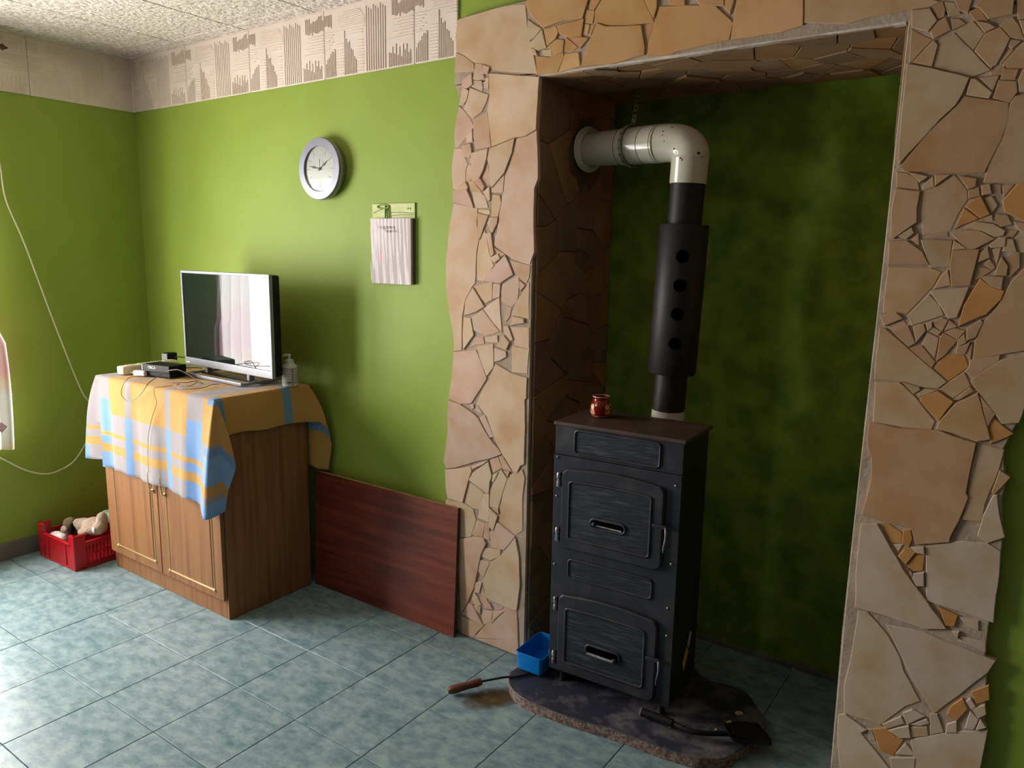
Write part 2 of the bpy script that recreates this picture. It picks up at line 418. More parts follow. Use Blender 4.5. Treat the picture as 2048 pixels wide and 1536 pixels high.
# ------------------------------------------------------------------ crazy-paving stone cladding
CROPS = {1:(880,100,4.042), 2:(870,450,4.042), 3:(870,780,5.119), 4:(870,1000,4.518), 5:(890,0,4.18), 6:(1340,0,4.096),
         7:(1740,0,4.042), 8:(1740,340,4.516), 9:(1730,620,4.799), 10:(1690,840,4.517), 11:(1670,1140,3.878)}
def parse(s, default):
    out = []; c = default
    for tok in s.split():
        if ':' in tok: c, tok = tok.split(':'); c = int(c)
        x, y = map(float, tok.split(',')); x0, y0, k = CROPS[c]
        p = ony(x0+x/k, y0+y/k, -.03); out.append((p.x, p.z))
    return out
LEFT = {1: """285,110 335,115 345,180 355,230 310,240 265,235 275,170|345,120 400,140 385,190 350,190|185,240 255,190 260,280 215,310 175,290
265,245 330,250 340,310 335,330 250,290|368,225 395,225 390,310 358,300|180,300 230,330 215,400 190,440 155,445 170,370
240,305 340,345 385,360 370,420 330,500 270,545 245,540 190,470 215,410|150,455 190,490 240,555 270,620 215,690 140,785 115,790 110,680 130,540
275,560 380,500 395,600 410,780 290,800 270,700 270,620|400,190 800,220 775,640 690,690 600,705 420,780 400,600 385,480 405,380
215,700 262,640 265,740 220,750|175,775 245,760 255,820 240,870 200,860 180,820|110,800 165,795 190,860 220,915 200,980 200,1060 120,1130 100,1110 90,950
250,835 385,800 375,880 345,980 305,1060 265,1060 250,950|230,920 255,960 255,1040 225,1060 205,1040 210,970
400,800 600,715 580,830 520,990 420,1110 405,1080 400,950 385,880|380,910 395,1000 395,1090 365,1105 335,1040
615,715 690,700 775,650 785,900 785,1040 755,1120 750,1300 2:790,0 795,220 760,320 640,280 560,235 475,160 490,60 1:450,1500 480,1290 505,1160 520,1020 560,920
120,1135 205,1070 225,1110 215,1130|105,1140 215,1132 245,1200 270,1275 110,1225|255,1140 320,1145 360,1190 385,1275 280,1275 265,1210
225,1060 265,1060 300,1110 335,1145 250,1135|280,1070 325,1040 360,1105 345,1140|350,1145 395,1110 405,1210 390,1220|415,1115 515,1010 505,1150 415,1150
420,1170 480,1175 490,1240 465,1345 415,1345
110,1240 300,1280 290,1400 310,1500 2:350,110 330,220 320,470 300,490 240,600 215,740 210,1010 150,1020 150,900 110,700 85,500 85,300 110,50 1:75,1400
305,1290 395,1295 400,1320 385,1330 310,1310|302,1320 385,1340 345,1450 320,1530 305,1450|400,1355 465,1355 460,1400 420,1480 385,1400""",
2: """400,40 415,130 440,260 470,330 380,455 335,440 335,250 355,120|410,70 450,60 465,170 475,230 450,260 430,150|450,265 510,235 525,270 480,305|475,185 560,235 525,260 495,215
565,245 600,320 630,400 525,470 390,450 400,430|600,285 765,330 755,430 730,470 680,430 640,390|320,500 460,460 455,605 410,630 370,590|470,475 525,480 520,580 465,600
540,490 670,405 675,480 660,620 615,660 540,620 530,540|685,450 725,490 690,530 680,500|755,460 755,760 615,730 640,650 690,570|305,510 395,660 330,700 235,730 245,610
515,585 535,865 470,790 390,680|385,690 515,860 470,880 405,895 310,850 295,750|235,750 285,755 310,890 230,1005 225,870|580,660 615,670 600,740 570,780 555,760
625,740 715,760 720,790 610,810|600,822 635,830 755,830 755,1000 640,970 630,900|555,820 590,820 630,930 610,935 560,870|315,920 385,905 395,960 320,970 280,990|405,910 500,895 505,950 405,945
555,895 600,950 575,1010 500,975|335,985 465,965 470,1150 415,1220 370,1110|480,995 570,1025 575,1065 520,1095 480,1105|620,985 755,1010 740,1200 615,1190
150,1030 330,1015 350,1060 415,1240 290,1440 200,1445 110,1400 135,1230
490,1125 615,1200 740,1240 735,1400 3:915,100 920,380 910,760 870,775 835,850 800,835 690,660 610,500 560,360 530,270 430,140 490,0 2:440,1250""",
3: """135,110 250,145 380,235 440,290 540,470 680,655 560,700 400,735 200,795 120,800 90,740 130,450|355,155 390,150 395,190 370,195|400,200 430,160 480,240 440,235|455,285 510,265 600,480 560,485
105,820 360,795 375,825 340,930 285,1150 130,1105 110,980|375,785 550,715 490,760 385,810|345,920 390,850 545,740 580,880 560,940 550,1065|555,720 640,690 680,800 590,850|655,690 690,680 780,830 690,800
345,940 490,1055 445,1220 390,1215 295,1155|590,870 640,850 600,940 580,935|675,820 735,915 690,1040 640,1210 555,1195 560,1030 640,880|710,830 760,840 745,890
760,870 830,860 890,820 915,900 890,1100 890,1440 820,1490 640,1340 690,1050|110,1130 280,1155 385,1225 415,1330 365,1500 250,1515 110,1520|495,1070 550,1075 545,1350 440,1310 450,1220
555,1210 640,1290 595,1440 555,1400|590,1215 645,1215 650,1270|425,1335 505,1375 480,1510 375,1480""",
4: """450,220 490,215 490,370 435,340|560,205 720,330 620,450 510,430 490,290 525,280|210,355 310,340 440,350 460,395 415,490 385,640 350,800 250,1005 235,1010 215,600|430,440 590,450 585,510 500,545 415,510
405,545 490,570 435,700 385,640|725,345 755,500 765,780 735,1000 640,970 460,880 430,740 500,570 590,510|370,750 425,740 400,840 360,830|350,820 415,950 370,960 330,900|420,770 480,940 455,980 405,900
310,930 340,950 435,1130 350,1090 245,1030|350,960 410,965 405,1030 360,990|490,930 520,990 460,985|530,930 610,970 600,995 530,1000|440,1000 520,1010 500,1100 440,1130 420,1070
240,1050 340,1100 440,1140 380,1190 350,1240 240,1250|450,1140 640,970 735,1015 745,1200 750,1405 710,1405 560,1360 250,1260 350,1250|530,1010 620,1005 510,1110"""}
LINTEL = {5: """100,165 450,60 560,40 665,35 680,200 720,400 765,610 600,600 450,590 330,560 240,520 140,455 90,430 85,300|90,440 150,465 235,530 240,590 150,600 78,605 85,520
675,40 700,-20 1215,-60 1150,150 1000,165 825,230 740,150|690,165 800,240 745,310 700,340 690,260|810,250 845,395 780,420 715,390 715,355 760,310|830,245 930,220 945,270 925,320 855,380
940,215 1160,160 1140,300 1040,310 960,280|855,390 925,330 970,330 990,340 980,430 900,470 885,410|720,400 755,420 770,460 740,455|820,420 885,410 890,465 830,465|1010,315 1105,395 1075,415 995,420
1040,315 1140,310 1195,320 1130,400 1110,380|760,470 870,480 985,440 990,480 940,600 770,620|1000,450 1115,440 1125,550 945,605 985,500|1180,80 1250,90 1230,190 1165,190|1215,-60 1340,-70 1240,85 1200,70
1170,200 1205,205 1190,280 1150,290|1215,210 1250,200 1215,290 1200,280|1350,-70 1620,-110 1660,10 1720,130 1740,180 1560,210 1330,205 1250,180 1255,90
1270,195 1350,225 1640,215 1670,400 1665,455 1400,530 1140,550 1200,380|1660,210 1740,195 1690,360|1640,-110 1775,-120 1770,70 1745,150 1680,20
1795,55 2040,45 6:370,50 515,185 480,320 240,375 60,415 5:1890,450 1690,465 1700,350 1750,190""",
6: """-30,-100 120,-110 120,38 0,40|135,-110 435,-130 440,45 250,40|450,-130 560,-150 490,110 445,60|575,-150 1095,-220 1085,205 900,260 500,320 520,190
1112,-230 1800,-320 1900,-100 7:560,15 480,52 330,75 6:1700,120 1450,190 1100,180"""}
RIGHT = {7: """340,85 480,70 540,165 470,250 340,215|500,55 585,10 605,70 600,130 550,150|555,170 610,140 650,240 515,310 490,250|600,10 680,20 730,110 640,130 610,60|690,10 840,-60 790,100 720,80|660,150 720,150 770,190 665,240
690,260 830,170 920,270 830,405|335,235 500,320 340,490 320,500|350,500 515,330 545,365 500,535|560,320 680,265 970,565 820,620 510,540 545,400|850,410 935,270 1050,220 1130,310 1020,520 980,545|860,170 960,190 1010,220 930,260
800,90 880,60 950,165 850,165|855,50 970,-60 1170,-80 1150,110 960,150 890,60|1185,-80 1330,-120 1330,150 1200,150|1050,200 1150,140 1200,200 1245,310 1140,300|1210,165 1330,165 1330,330 1260,310|1140,320 1220,330 1150,390 1120,370
1130,400 1160,400 1060,515 1050,500|1075,520 1240,345 1330,345 1330,540 1110,545|975,580 1090,530 1075,600 980,600|890,630 1040,610 990,730|1085,555 1200,560 1170,640 1060,640|850,640 985,750 960,790 785,765 815,640
1045,650 1180,660 1190,740 1130,825 1000,790|1200,650 1240,560 1330,560 1330,730 1210,740|305,520 480,550 800,630 745,760 690,850 570,960 240,1320 230,1280 260,900
770,780 1120,830 1120,950 1060,1130 960,1320 925,1390 700,1395 280,1380 245,1350 480,1060 700,860|1140,830 1180,780 1330,745 1330,1470 920,1475 965,1320 1080,1100""",
8: """245,20 330,30 425,85 440,175 240,155|340,20 400,30 520,60 450,110 430,80|470,150 565,65 575,150 480,180|590,50 720,45 630,110 590,140|235,170 450,195 420,350 420,470 215,615 190,600 200,350
480,190 620,140 760,45 870,180 880,265 790,400 725,545 480,590 460,400|810,55 960,80 950,150 890,170|890,195 980,160 990,230 895,255|1010,140 1080,130 1095,210 1015,225|1105,130 1180,130 1180,210 1110,215|1195,140 1300,130 1210,235
1330,130 1480,60 1480,480 1390,460 1220,370 1200,280|865,325 1000,240 1080,400 1000,430|770,530 850,350 975,440 820,500|1035,255 1100,240 1150,320 1100,390|1025,435 1100,410 1110,460|1145,400 1240,410 1280,490 1190,510 1115,460
870,520 960,470 1110,490 1220,550 1200,590 1130,600 1020,550|735,570 850,545 990,550 1120,620 950,710 880,715|490,610 700,560 700,600 500,615|260,600 375,525 395,570 330,620|375,630 435,580 440,680
175,645 330,640 470,740 530,855 165,855|465,635 740,640 725,760 720,870 545,880 490,720|760,640 870,710 745,720|745,730 985,720 940,890 900,1040 740,1050 725,880|165,880 545,885 640,920 560,1060 330,1300 120,1290 140,1050
650,950 700,910 725,1040 580,1070|550,1095 890,1060 780,1330 710,1340|530,1130 620,1220 660,1310 380,1400 335,1320|1080,680 1170,610 1225,610 1215,690 1100,700|1000,750 1060,700 1080,790 980,830|1110,720 1180,700 1145,850
1040,850 1080,810 1130,880 1110,900|970,860 1100,910 1000,970 940,1000|1150,880 1190,790 1245,870 1230,950 1130,950|1210,790 1350,750 1350,880 1270,960 1250,850|1010,970 1050,960 1200,970 1185,1075 1100,1050
1000,985 1100,1060 1210,1095 1180,1170 1050,1300 800,1410 850,1230|1230,540 1330,550 1290,610 1240,600|1300,470 1480,490 1480,600 1350,540|1240,620 1290,630 1320,740 1200,730|1310,610 1400,580 1480,620 1480,720 1360,750
1330,960 1480,800 9:1620,0 1620,370 1300,425 1040,480 1060,300 1130,130 8:1150,1240 1220,1120 1280,1010""",
9: """150,60 300,30 360,80 190,150|200,155 370,100 400,150 280,195|270,205 410,155 460,270 480,320 420,350|140,180 190,180 420,380 780,690 700,750 540,740 350,690 95,660 110,450 130,300|465,160 560,140 580,200 490,310
590,130 640,120 640,170 605,195|650,110 740,75 795,100 740,200 680,160|610,200 650,165 735,210 700,240|600,215 705,270 665,460 550,330|430,370 545,345 670,500 640,550|720,270 750,220 885,290 760,440 685,490|810,100 880,160 760,200
770,215 860,180 960,200 890,280|890,290 950,240 970,310 890,360|980,180 1110,100 1130,120 1060,260 980,290|880,370 980,330 1010,310 960,420 880,410|1030,320 1010,470 970,420|775,430 950,435 990,545 800,680 670,560
1010,490 1290,440 1280,490 1040,650 960,590 1000,550|720,760 800,700 950,600 1010,730 840,850|1310,480 1620,410 1600,700 1500,1020 1475,1080 1320,1090 1230,960 1020,690 1050,650|360,690 520,740 525,770 470,800|500,800 580,760 690,770 570,820 520,830
540,840 700,780 845,880 710,1060 660,1010 530,870|850,860 1010,745 1040,780 900,860|870,900 1080,800 1110,900 1200,1240 1070,1260 860,1180 690,1140 720,1070|100,690 330,700 480,840 665,1070 635,1150 400,1130 180,1090 80,1070
1105,820 1150,880 1250,1000 1220,1040 1170,1130|1180,1080 1230,1040 1420,1190 1210,1280""",
10: """220,30 350,45 500,80 860,100 1010,160 1180,210 1140,400 1090,660 1110,700 1030,900 945,1060 940,1100 640,1120 610,1000 580,970 350,910 155,855 200,700 245,480 240,340 215,280 205,150
1210,215 1435,275 1390,440 1260,760 1230,920 1060,900 1110,720 1120,620 1150,400|1400,460 1490,520 1350,670 1330,650|1370,680 1390,850 1440,1060 1290,1110 1200,1050 1250,870 1340,690
150,940 290,940 11:530,0 700,230 860,455 690,455 420,360 160,285 10:100,1400|330,940 400,945 510,1020 510,1115 420,1115|530,1000 590,990 605,1070 575,1150 520,1110|440,1130 515,1130 480,1190|485,1230 540,1170 640,1190 550,1300
560,1310 650,1220 715,1230 700,1360 610,1370|570,1340 605,1380 600,1420|620,1390 710,1380 710,1500 650,1500 610,1430|600,1150 710,1150 715,1210 650,1200|730,1150 1050,1100 1290,1120 1400,1190 1390,1400 11:1245,200 1225,410 1050,350 710,240 710,100""",
11: """810,290 950,355 920,440 860,430|960,365 1110,400 1110,470 1030,440|975,520 1165,570 1165,640 970,560|910,480 960,480 950,530|400,430 700,490 1240,710 1180,800 770,1115 600,850 520,680
180,320 250,330 400,500 500,680 530,790 655,1020 540,1060 350,1205 70,1110 70,900 130,650|90,1130 240,1240 200,1260|25,1130 80,1120 200,1270 430,1560 430,1680 40,1680 20,1330|290,1240 400,1230 470,1300 530,1320 450,1440 350,1410|250,1240 280,1240 310,1330 270,1320
370,1200 510,1140 535,1190 400,1230|530,1110 600,1085 690,1135 560,1200|420,1245 570,1210 585,1300 500,1300|590,1200 710,1160 730,1190 660,1210|585,1225 710,1220 720,1290 595,1300|740,1120 790,1120 840,1260 740,1280|870,1130 900,1060 990,1000 1025,1080 940,1170
870,1200 940,1180 940,1260 860,1260|1010,1230 1050,1100 1110,1160 1070,1240|1095,1240 1130,1160 1170,1220|1020,1020 1050,1000 1090,1060 1060,1080|1060,950 1190,900 1195,1010 1100,1040|1070,1080 1160,1050 1170,1120 1110,1150
590,1320 880,1265 1180,1250 1110,1600 1090,1680 640,1680|470,1430 550,1350 620,1440|430,1460 620,1460 600,1680 450,1680"""}

PAL_L = [(.66,.48,.35),(.64,.46,.35),(.68,.51,.36),(.63,.44,.35)]
PAL_T = lambda u, v: [(.62,.44,.28),(.62,.46,.30)] if u < 2.80 else [(.58,.33,.14),(.60,.36,.17)] if u < 3.62 else [(.56,.37,.21),(.54,.34,.19)]
PAL_R = lambda u, v: [(.50,.33,.20),(.52,.36,.23),(.47,.29,.165),(.50,.35,.22)] if v > 1.0 else [(.56,.44,.33),(.58,.47,.37),(.54,.42,.31)]  # paler and greyer low down: stone tone plus light put into the colour
ORANGE = (.52,.26,.085)
def jag(poly, rnd, step=.03, amp=.0011):
    out = []
    n = len(poly)
    for i in range(n):
        a = Vector(poly[i]); b = Vector(poly[(i+1)%n]); L = (b-a).length
        k = max(1, min(4, int(L/step)))
        nrm = Vector((-(b-a).y, (b-a).x))
        if nrm.length > 0: nrm.normalize()
        for j in range(k):
            p = a+(b-a)*(j/k)
            if j: p = p+nrm*rnd.uniform(-amp, amp)
            out.append(tuple(p))
    return out
def stone(poly, parent, pal, rnd, frame, base=.010, top=.030, shrink=-.0015, mtl=None):
    """poly in (u,v); frame maps (u,v,d), d = height above the wall"""
    if abs(area2(poly))/2 < 5e-5: return
    poly = inset(poly, shrink)
    cu = sum(p[0] for p in poly)/len(poly); cv = sum(p[1] for p in poly)/len(poly)
    t = top+rnd.uniform(-.004,.003)
    tu, tv = rnd.uniform(-.012,.012), rnd.uniform(-.012,.012)
    big = math.sqrt(abs(area2(poly)))
    if big > .25: tu *= .3; tv *= .3
    poly = jag(poly, rnd)
    o0 = frame(cu, cv, 0)
    fr = lambda u, v, d: frame(u, v, d+((u-cu)*tu+(v-cv)*tv if d > base+.001 else 0))-o0
    bm = prism(BM(), poly, base, t, frame=fr, bev=.0016)
    o = mesh_obj('stone', bm, mtl or M_stone, parent, loc=o0)
    c = rnd.choice(pal(cu, cv) if callable(pal) else pal); k = rnd.uniform(.92,1.06)
    o.color = (c[0]*k, c[1]*k*rnd.uniform(.98,1.02), c[2]*k*rnd.uniform(.95,1.05), 1)
    return o
FB = lambda u, v, d: Vector((u, -d, v))
def bed(name, poly, m=M_mortar, th=.0245):
    o = mesh_obj(name, prism(BM(), poly, .0002, th, frame=FB, bev=.003), m); return struct(o)
def pxp(l): return [(lambda p: (p.x, p.z))(ony(a, b, -.02)) for a, b in l]
lp = pxp([(920,165),(923,200),(911,290),(906,340),(909,380),(901,450),(895,520),(897,600),(908,680),(908,700),(905,760),(900,800),(899,870),(893,925),(895,960),(899,1000),(895,1010),(899,1100),(905,1150),(905,1200)])
tl = bed('trim_4', [(2.36, 2.274)]+[p for p in lp if p[1] < 2.27]+[(2.385, 0), (NX0+.004, 0), (NX0+.004, 2.274)])
tt = bed('trim_5', [(2.355, 2.278), (2.372, 2.40), (2.375, 2.515), (2.6, 2.528), (4.325, 2.528), (4.325, 2.278), (NX1, 2.278), (NX1, 2.268), (NX0, 2.268), (NX0, 2.278)])
rp = pxp([(2026,862),(2007,900),(2012,964),(2004,1000),(2006,1075),(2004,1099),(1998,1160),(1978,1251),(1972,1305),(1974,1346),(1973,1398),(1968,1462),(1955,1536)])
trr = bed('trim_6', [(3.928, 0), (3.924, .8), (3.932, 1.6), (3.936, 2.274), (4.325, 2.274), (4.325, 1.3)]+rp+[(4.33, .1), (4.32, 0)])
ORG = {'R': [(8,41),(8,40),(9,89)]}
rnd = random.Random(11)
def lay(D, parent, pal, orange=()):
    for c, s in D.items():
        for ps in s.replace('\n', '|').split('|'):
            ps = ps.strip()
            if not ps: continue
            poly = parse(ps, c)
            poly = [(u, max(v, .004)) for u, v in poly]
            o = stone(poly, parent, pal, rnd, FB)
            if o and (c, tuple(map(float, ps.split()[0].split(':')[-1].split(',')))) in orange:
                o.color = (*ORANGE, 1)
lay(LEFT, tl, PAL_L)
lay(LINTEL, tt, PAL_T)
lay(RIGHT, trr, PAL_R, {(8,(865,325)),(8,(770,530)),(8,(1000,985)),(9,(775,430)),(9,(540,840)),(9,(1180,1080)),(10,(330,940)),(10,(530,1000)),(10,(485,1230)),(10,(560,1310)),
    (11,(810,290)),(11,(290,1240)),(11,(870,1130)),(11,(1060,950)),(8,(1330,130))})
# bare plaster lips at the edges of the opening
mesh_obj('plaster_edge', prism(BM(), [(3.928,0),(3.922,.5),(3.927,1.2),(3.936,1.9),(3.944,1.9),(3.946,1.45),(3.944,1.2),(3.965,1.0),(3.948,.8),(3.956,.55),(3.945,.3),(3.955,.0)], .001, .023, frame=FB), M_plaster, trr)
mesh_obj('plaster_edge', prism(BM(), [(2.745,2.262),(3.0,2.265),(3.3,2.262),(3.6,2.266),(3.93,2.264),(3.93,2.280),(3.6,2.274),(3.4,2.281),(3.1,2.274),(2.9,2.279),(2.745,2.276)], .001, .024, frame=FB), M_plaster, tt)

# voronoi cladding inside the niche (reveals and soffit)
def clip(poly, a, b, c):
    out = []
    for i in range(len(poly)):
        p, q = poly[i], poly[(i+1)%len(poly)]
        dp = a*p[0]+b*p[1]-c; dq = a*q[0]+b*q[1]-c
        if dp <= 0: out.append(p)
        if dp*dq < 0:
            t = dp/(dp-dq); out.append((p[0]+t*(q[0]-p[0]), p[1]+t*(q[1]-p[1])))
    return out
def voronoi(U, V, n, rnd):
    pts = []
    for _ in range(n*40):
        p = (rnd.uniform(0,U), rnd.uniform(0,V)); md = rnd.choice([.03,.045,.07,.15])
        if all(math.hypot(p[0]-q[0], p[1]-q[1]) > md for q in pts): pts.append(p)
        if len(pts) >= n: break
    cells = []
    for i, p in enumerate(pts):
        poly = [(0,0),(U,0),(U,V),(0,V)]
        for j, q in enumerate(pts):
            if i == j: continue
            a, b = q[0]-p[0], q[1]-p[1]; c = (q[0]**2+q[1]**2-p[0]**2-p[1]**2)/2
            poly = clip(poly, a, b, c)
            if len(poly) < 3: break
        if len(poly) >= 3: cells.append(poly)
    return cells
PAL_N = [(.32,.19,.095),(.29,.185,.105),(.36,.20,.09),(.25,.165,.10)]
def reveal(name, U, V, n, frame, seed):
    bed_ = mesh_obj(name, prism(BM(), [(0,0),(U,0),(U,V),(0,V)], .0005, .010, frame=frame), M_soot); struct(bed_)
    r_ = random.Random(seed)
    for c in voronoi(U, V, n, r_):
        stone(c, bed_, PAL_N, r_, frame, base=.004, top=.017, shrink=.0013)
NDI = ND-.004
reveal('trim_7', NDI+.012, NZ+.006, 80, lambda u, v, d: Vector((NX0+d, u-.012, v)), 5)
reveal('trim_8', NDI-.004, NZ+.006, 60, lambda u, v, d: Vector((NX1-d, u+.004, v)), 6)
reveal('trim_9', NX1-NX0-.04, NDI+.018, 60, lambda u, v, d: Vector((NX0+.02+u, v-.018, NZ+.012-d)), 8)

# ------------------------------------------------------------------ cabinet with doors
CX0, CX1, CYF, CYB, CZ = .530, 1.506, -.552, -.092, 1.003
cab = thing('cabinet', 'oak-laminate two-door cabinet with gold trim under the plaid cloth', 'cabinet', ((CX0+CX1)/2, (CYF+CYB)/2, 0))
def cpart(name, *a, m=M_oak, bev=.0015, parent=None):
    bm = bx(*a, bev=bev, seg=1); c = cab.location
    bmesh.ops.translate(bm, verts=bm.verts, vec=-c)
    return mesh_obj(name, bm, m, parent or cab)
cpart('side_panel', CX0, CX0+.018, CYF, CYB, 0, CZ-.018); cpart('side_panel', CX1-.018, CX1, CYF, CYB, 0, CZ-.018)
cpart('top_panel', CX0, CX1, CYF-.005, CYB, CZ-.018, CZ); cpart('back_panel', CX0+.018, CX1-.018, CYB-.006, CYB, .02, CZ-.018)
cpart('plinth', CX0+.0185, CX1-.0185, CYF+.001, CYF+.018, 0, .088); cpart('bottom_panel', CX0+.0185, CX1-.0185, CYF+.02, CYB-.008, .088, .104)
cl_ = cab.location
for k, (a, b, gl, gr, gb) in enumerate(((CX0+.002, 1.008, (238,1090), (312,1123), 0), (1.012, CX1-.002, (341,1140), (430,1181), 0))):
    d = cpart('door', a, b, CYF-.021, CYF-.002, .094, CZ-.03, bev=.003)
    pl_ = ony(*gl, CYF-.022); pr_ = ony(*gr, CYF-.022)
    x0, x1 = pl_.x, pr_.x; zb_ = (pl_.z+pr_.z)/2; zt = .93; yf = CYF-.0215
    cpart('door_panel', x0+.012, x1-.012, yf-.0022, yf+.002, zb_+.012, zt-.012, bev=.002, parent=d)
    g = lambda p: Vector(p)-cl_
    mesh_obj('moulding', tube(BM(), [g((x0, yf, zb_)), g((x1, yf, zb_))], .0042, 8), M_gold, d)
    mesh_obj('moulding', tube(BM(), [g((x0, yf, zt)), g((x1, yf, zt))], .0042, 8), M_gold, d)
    for xx in (x0, x1): mesh_obj('moulding', tube(BM(), [g((xx, yf, zb_)), g((xx, yf, zt))], .0026, 8), M_gold, d)
    for xx in (x0, x1):
        bm = BM(); bmesh.ops.create_uvsphere(bm, u_segments=12, v_segments=8, radius=.0085, matrix=Matrix.Translation(g((xx, yf, zb_)))); mesh_obj('moulding_stud', bm, M_gold, d, smooth=60)
    hx = ony(303,985,CYF-.03).x if k == 0 else ony(327,995,CYF-.03).x
    h = mesh_obj('handle', tube(BM(), smooth_path([g((hx, yf, .50)), g((hx, yf-.016, .508)), g((hx, yf-.020, .56)), g((hx, yf-.016, .612)), g((hx, yf, .62))], 5), .0048, 10), M_gold, d, smooth=60)
    for zz in (.50, .62): mesh_obj('handle_rosette', lathe(BM(), [(.004,0),(.010,.001),(.010,.004),(.006,.008)], 16, Matrix.Translation(g((hx, yf, zz))) @ Matrix.Rotation(PI/2, 4, 'X')), M_gold, d, smooth=40)

# ------------------------------------------------------------------ plaid tablecloth
def cloth_material():
    m = bpy.data.materials.new('plaid_cloth'); m.use_nodes = True; n = m.node_tree.nodes; l = m.node_tree.links; b = n['Principled BSDF']
    b.inputs['Roughness'].default_value = .9; b.inputs['Specular IOR Level'].default_value = .15; b.inputs['Sheen Weight'].default_value = .2
    uv = n.new('ShaderNodeUVMap'); uv.uv_map = 'sheet'; sp = n.new('ShaderNodeSeparateXYZ'); l.new(uv.outputs[0], sp.inputs[0])
    def mask(axis, bands):
        tot = None
        for a, c in bands:
            g1 = n.new('ShaderNodeMapRange'); g1.inputs['From Min'].default_value = a-.002; g1.inputs['From Max'].default_value = a+.002
            g2 = n.new('ShaderNodeMapRange'); g2.inputs['From Min'].default_value = c-.002; g2.inputs['From Max'].default_value = c+.002
            l.new(sp.outputs[axis], g1.inputs['Value']); l.new(sp.outputs[axis], g2.inputs['Value'])
            s_ = n.new('ShaderNodeMath'); s_.operation = 'SUBTRACT'; l.new(g1.outputs[0], s_.inputs[0]); l.new(g2.outputs[0], s_.inputs[1])
            if tot is None: tot = s_.outputs[0]
            else:
                q = n.new('ShaderNodeMath'); q.operation = 'MAXIMUM'; l.new(tot, q.inputs[0]); l.new(s_.outputs[0], q.inputs[1]); tot = q.outputs[0]
        return tot
    def op(o, a, c):
        q = n.new('ShaderNodeMath'); q.operation = o; l.new(a, q.inputs[0])
        if isinstance(c, float): q.inputs[1].default_value = c
        else: l.new(c, q.inputs[1])
        return q.outputs[0]
    def inv(a):
        q = n.new('ShaderNodeMath'); q.operation = 'SUBTRACT'; q.inputs[0].default_value = 1; l.new(a, q.inputs[1]); return q.outputs[0]
    def mix(f, a, c):
        q = n.new('ShaderNodeMix'); q.data_type = 'RGBA'; l.new(f, q.inputs['Factor'])
        if isinstance(a, tuple): q.inputs[6].default_value = (*a, 1)
        else: l.new(a, q.inputs[6])
        q.inputs[7].default_value = (*c, 1); return q.outputs[2]
    narrow = mask(0, [(.80,.845),(1.135,1.18)]); wide = mask(0, [(.36,.42),(.545,.645),(1.32,1.44)]); border = mask(0, [(1.47,3)])
    yz = mask(1, [(-.755,2)]); low = inv(yz)
    lines = mask(1, [(-.872,-.85),(-.955,-.912)]); tstripe = mask(1, [(-.60,-.545),(-.235,-.19),(.1,.14),(-.80,-.765)])
    GREY=(.31,.28,.29); YEL=(.50,.275,.075); BLUE=(.17,.31,.60)
    nw = op('MAXIMUM', narrow, wide)
    yellow_cols = inv(op('MAXIMUM', nw, mask(0, [(-2,.555)])))
    c = mix(op('MULTIPLY', yz, yellow_cols), GREY, YEL)
    c = mix(op('MULTIPLY', low, nw), c, BLUE)
    c = mix(op('MULTIPLY', mask(1, [(-.755,-.685)]), wide), c, BLUE)
    c = mix(op('MULTIPLY', lines, inv(narrow)), c, YEL)
    c = mix(op('MULTIPLY', border, inv(mask(1, [(-3,-.74),(.12,3)]))), c, YEL)
    c = mix(op('MULTIPLY', border, tstripe), c, (.16,.28,.46))
    c = mix(op('MULTIPLY', border, mask(1, [(-1.2,-.98),(-.91,-.80)])), c, (.20,.34,.58))
    l.new(c, b.inputs['Base Color'])
    nb = n.new('ShaderNodeTexNoise'); nb.inputs['Scale'].default_value = 400; l.new(uv.outputs[0], nb.inputs['Vector'])
    n2 = n.new('ShaderNodeTexNoise'); n2.inputs['Scale'].default_value = 14; l.new(uv.outputs[0], n2.inputs['Vector'])
    ad = op('ADD', op('MULTIPLY', nb.outputs['Fac'], .25), n2.outputs['Fac'])
    bp = n.new('ShaderNodeBump'); bp.inputs['Strength'].default_value = .5; bp.inputs['Distance'].default_value = .006
    l.new(ad, bp.inputs['Height']); l.new(bp.outputs[0], b.inputs['Normal'])
    return m
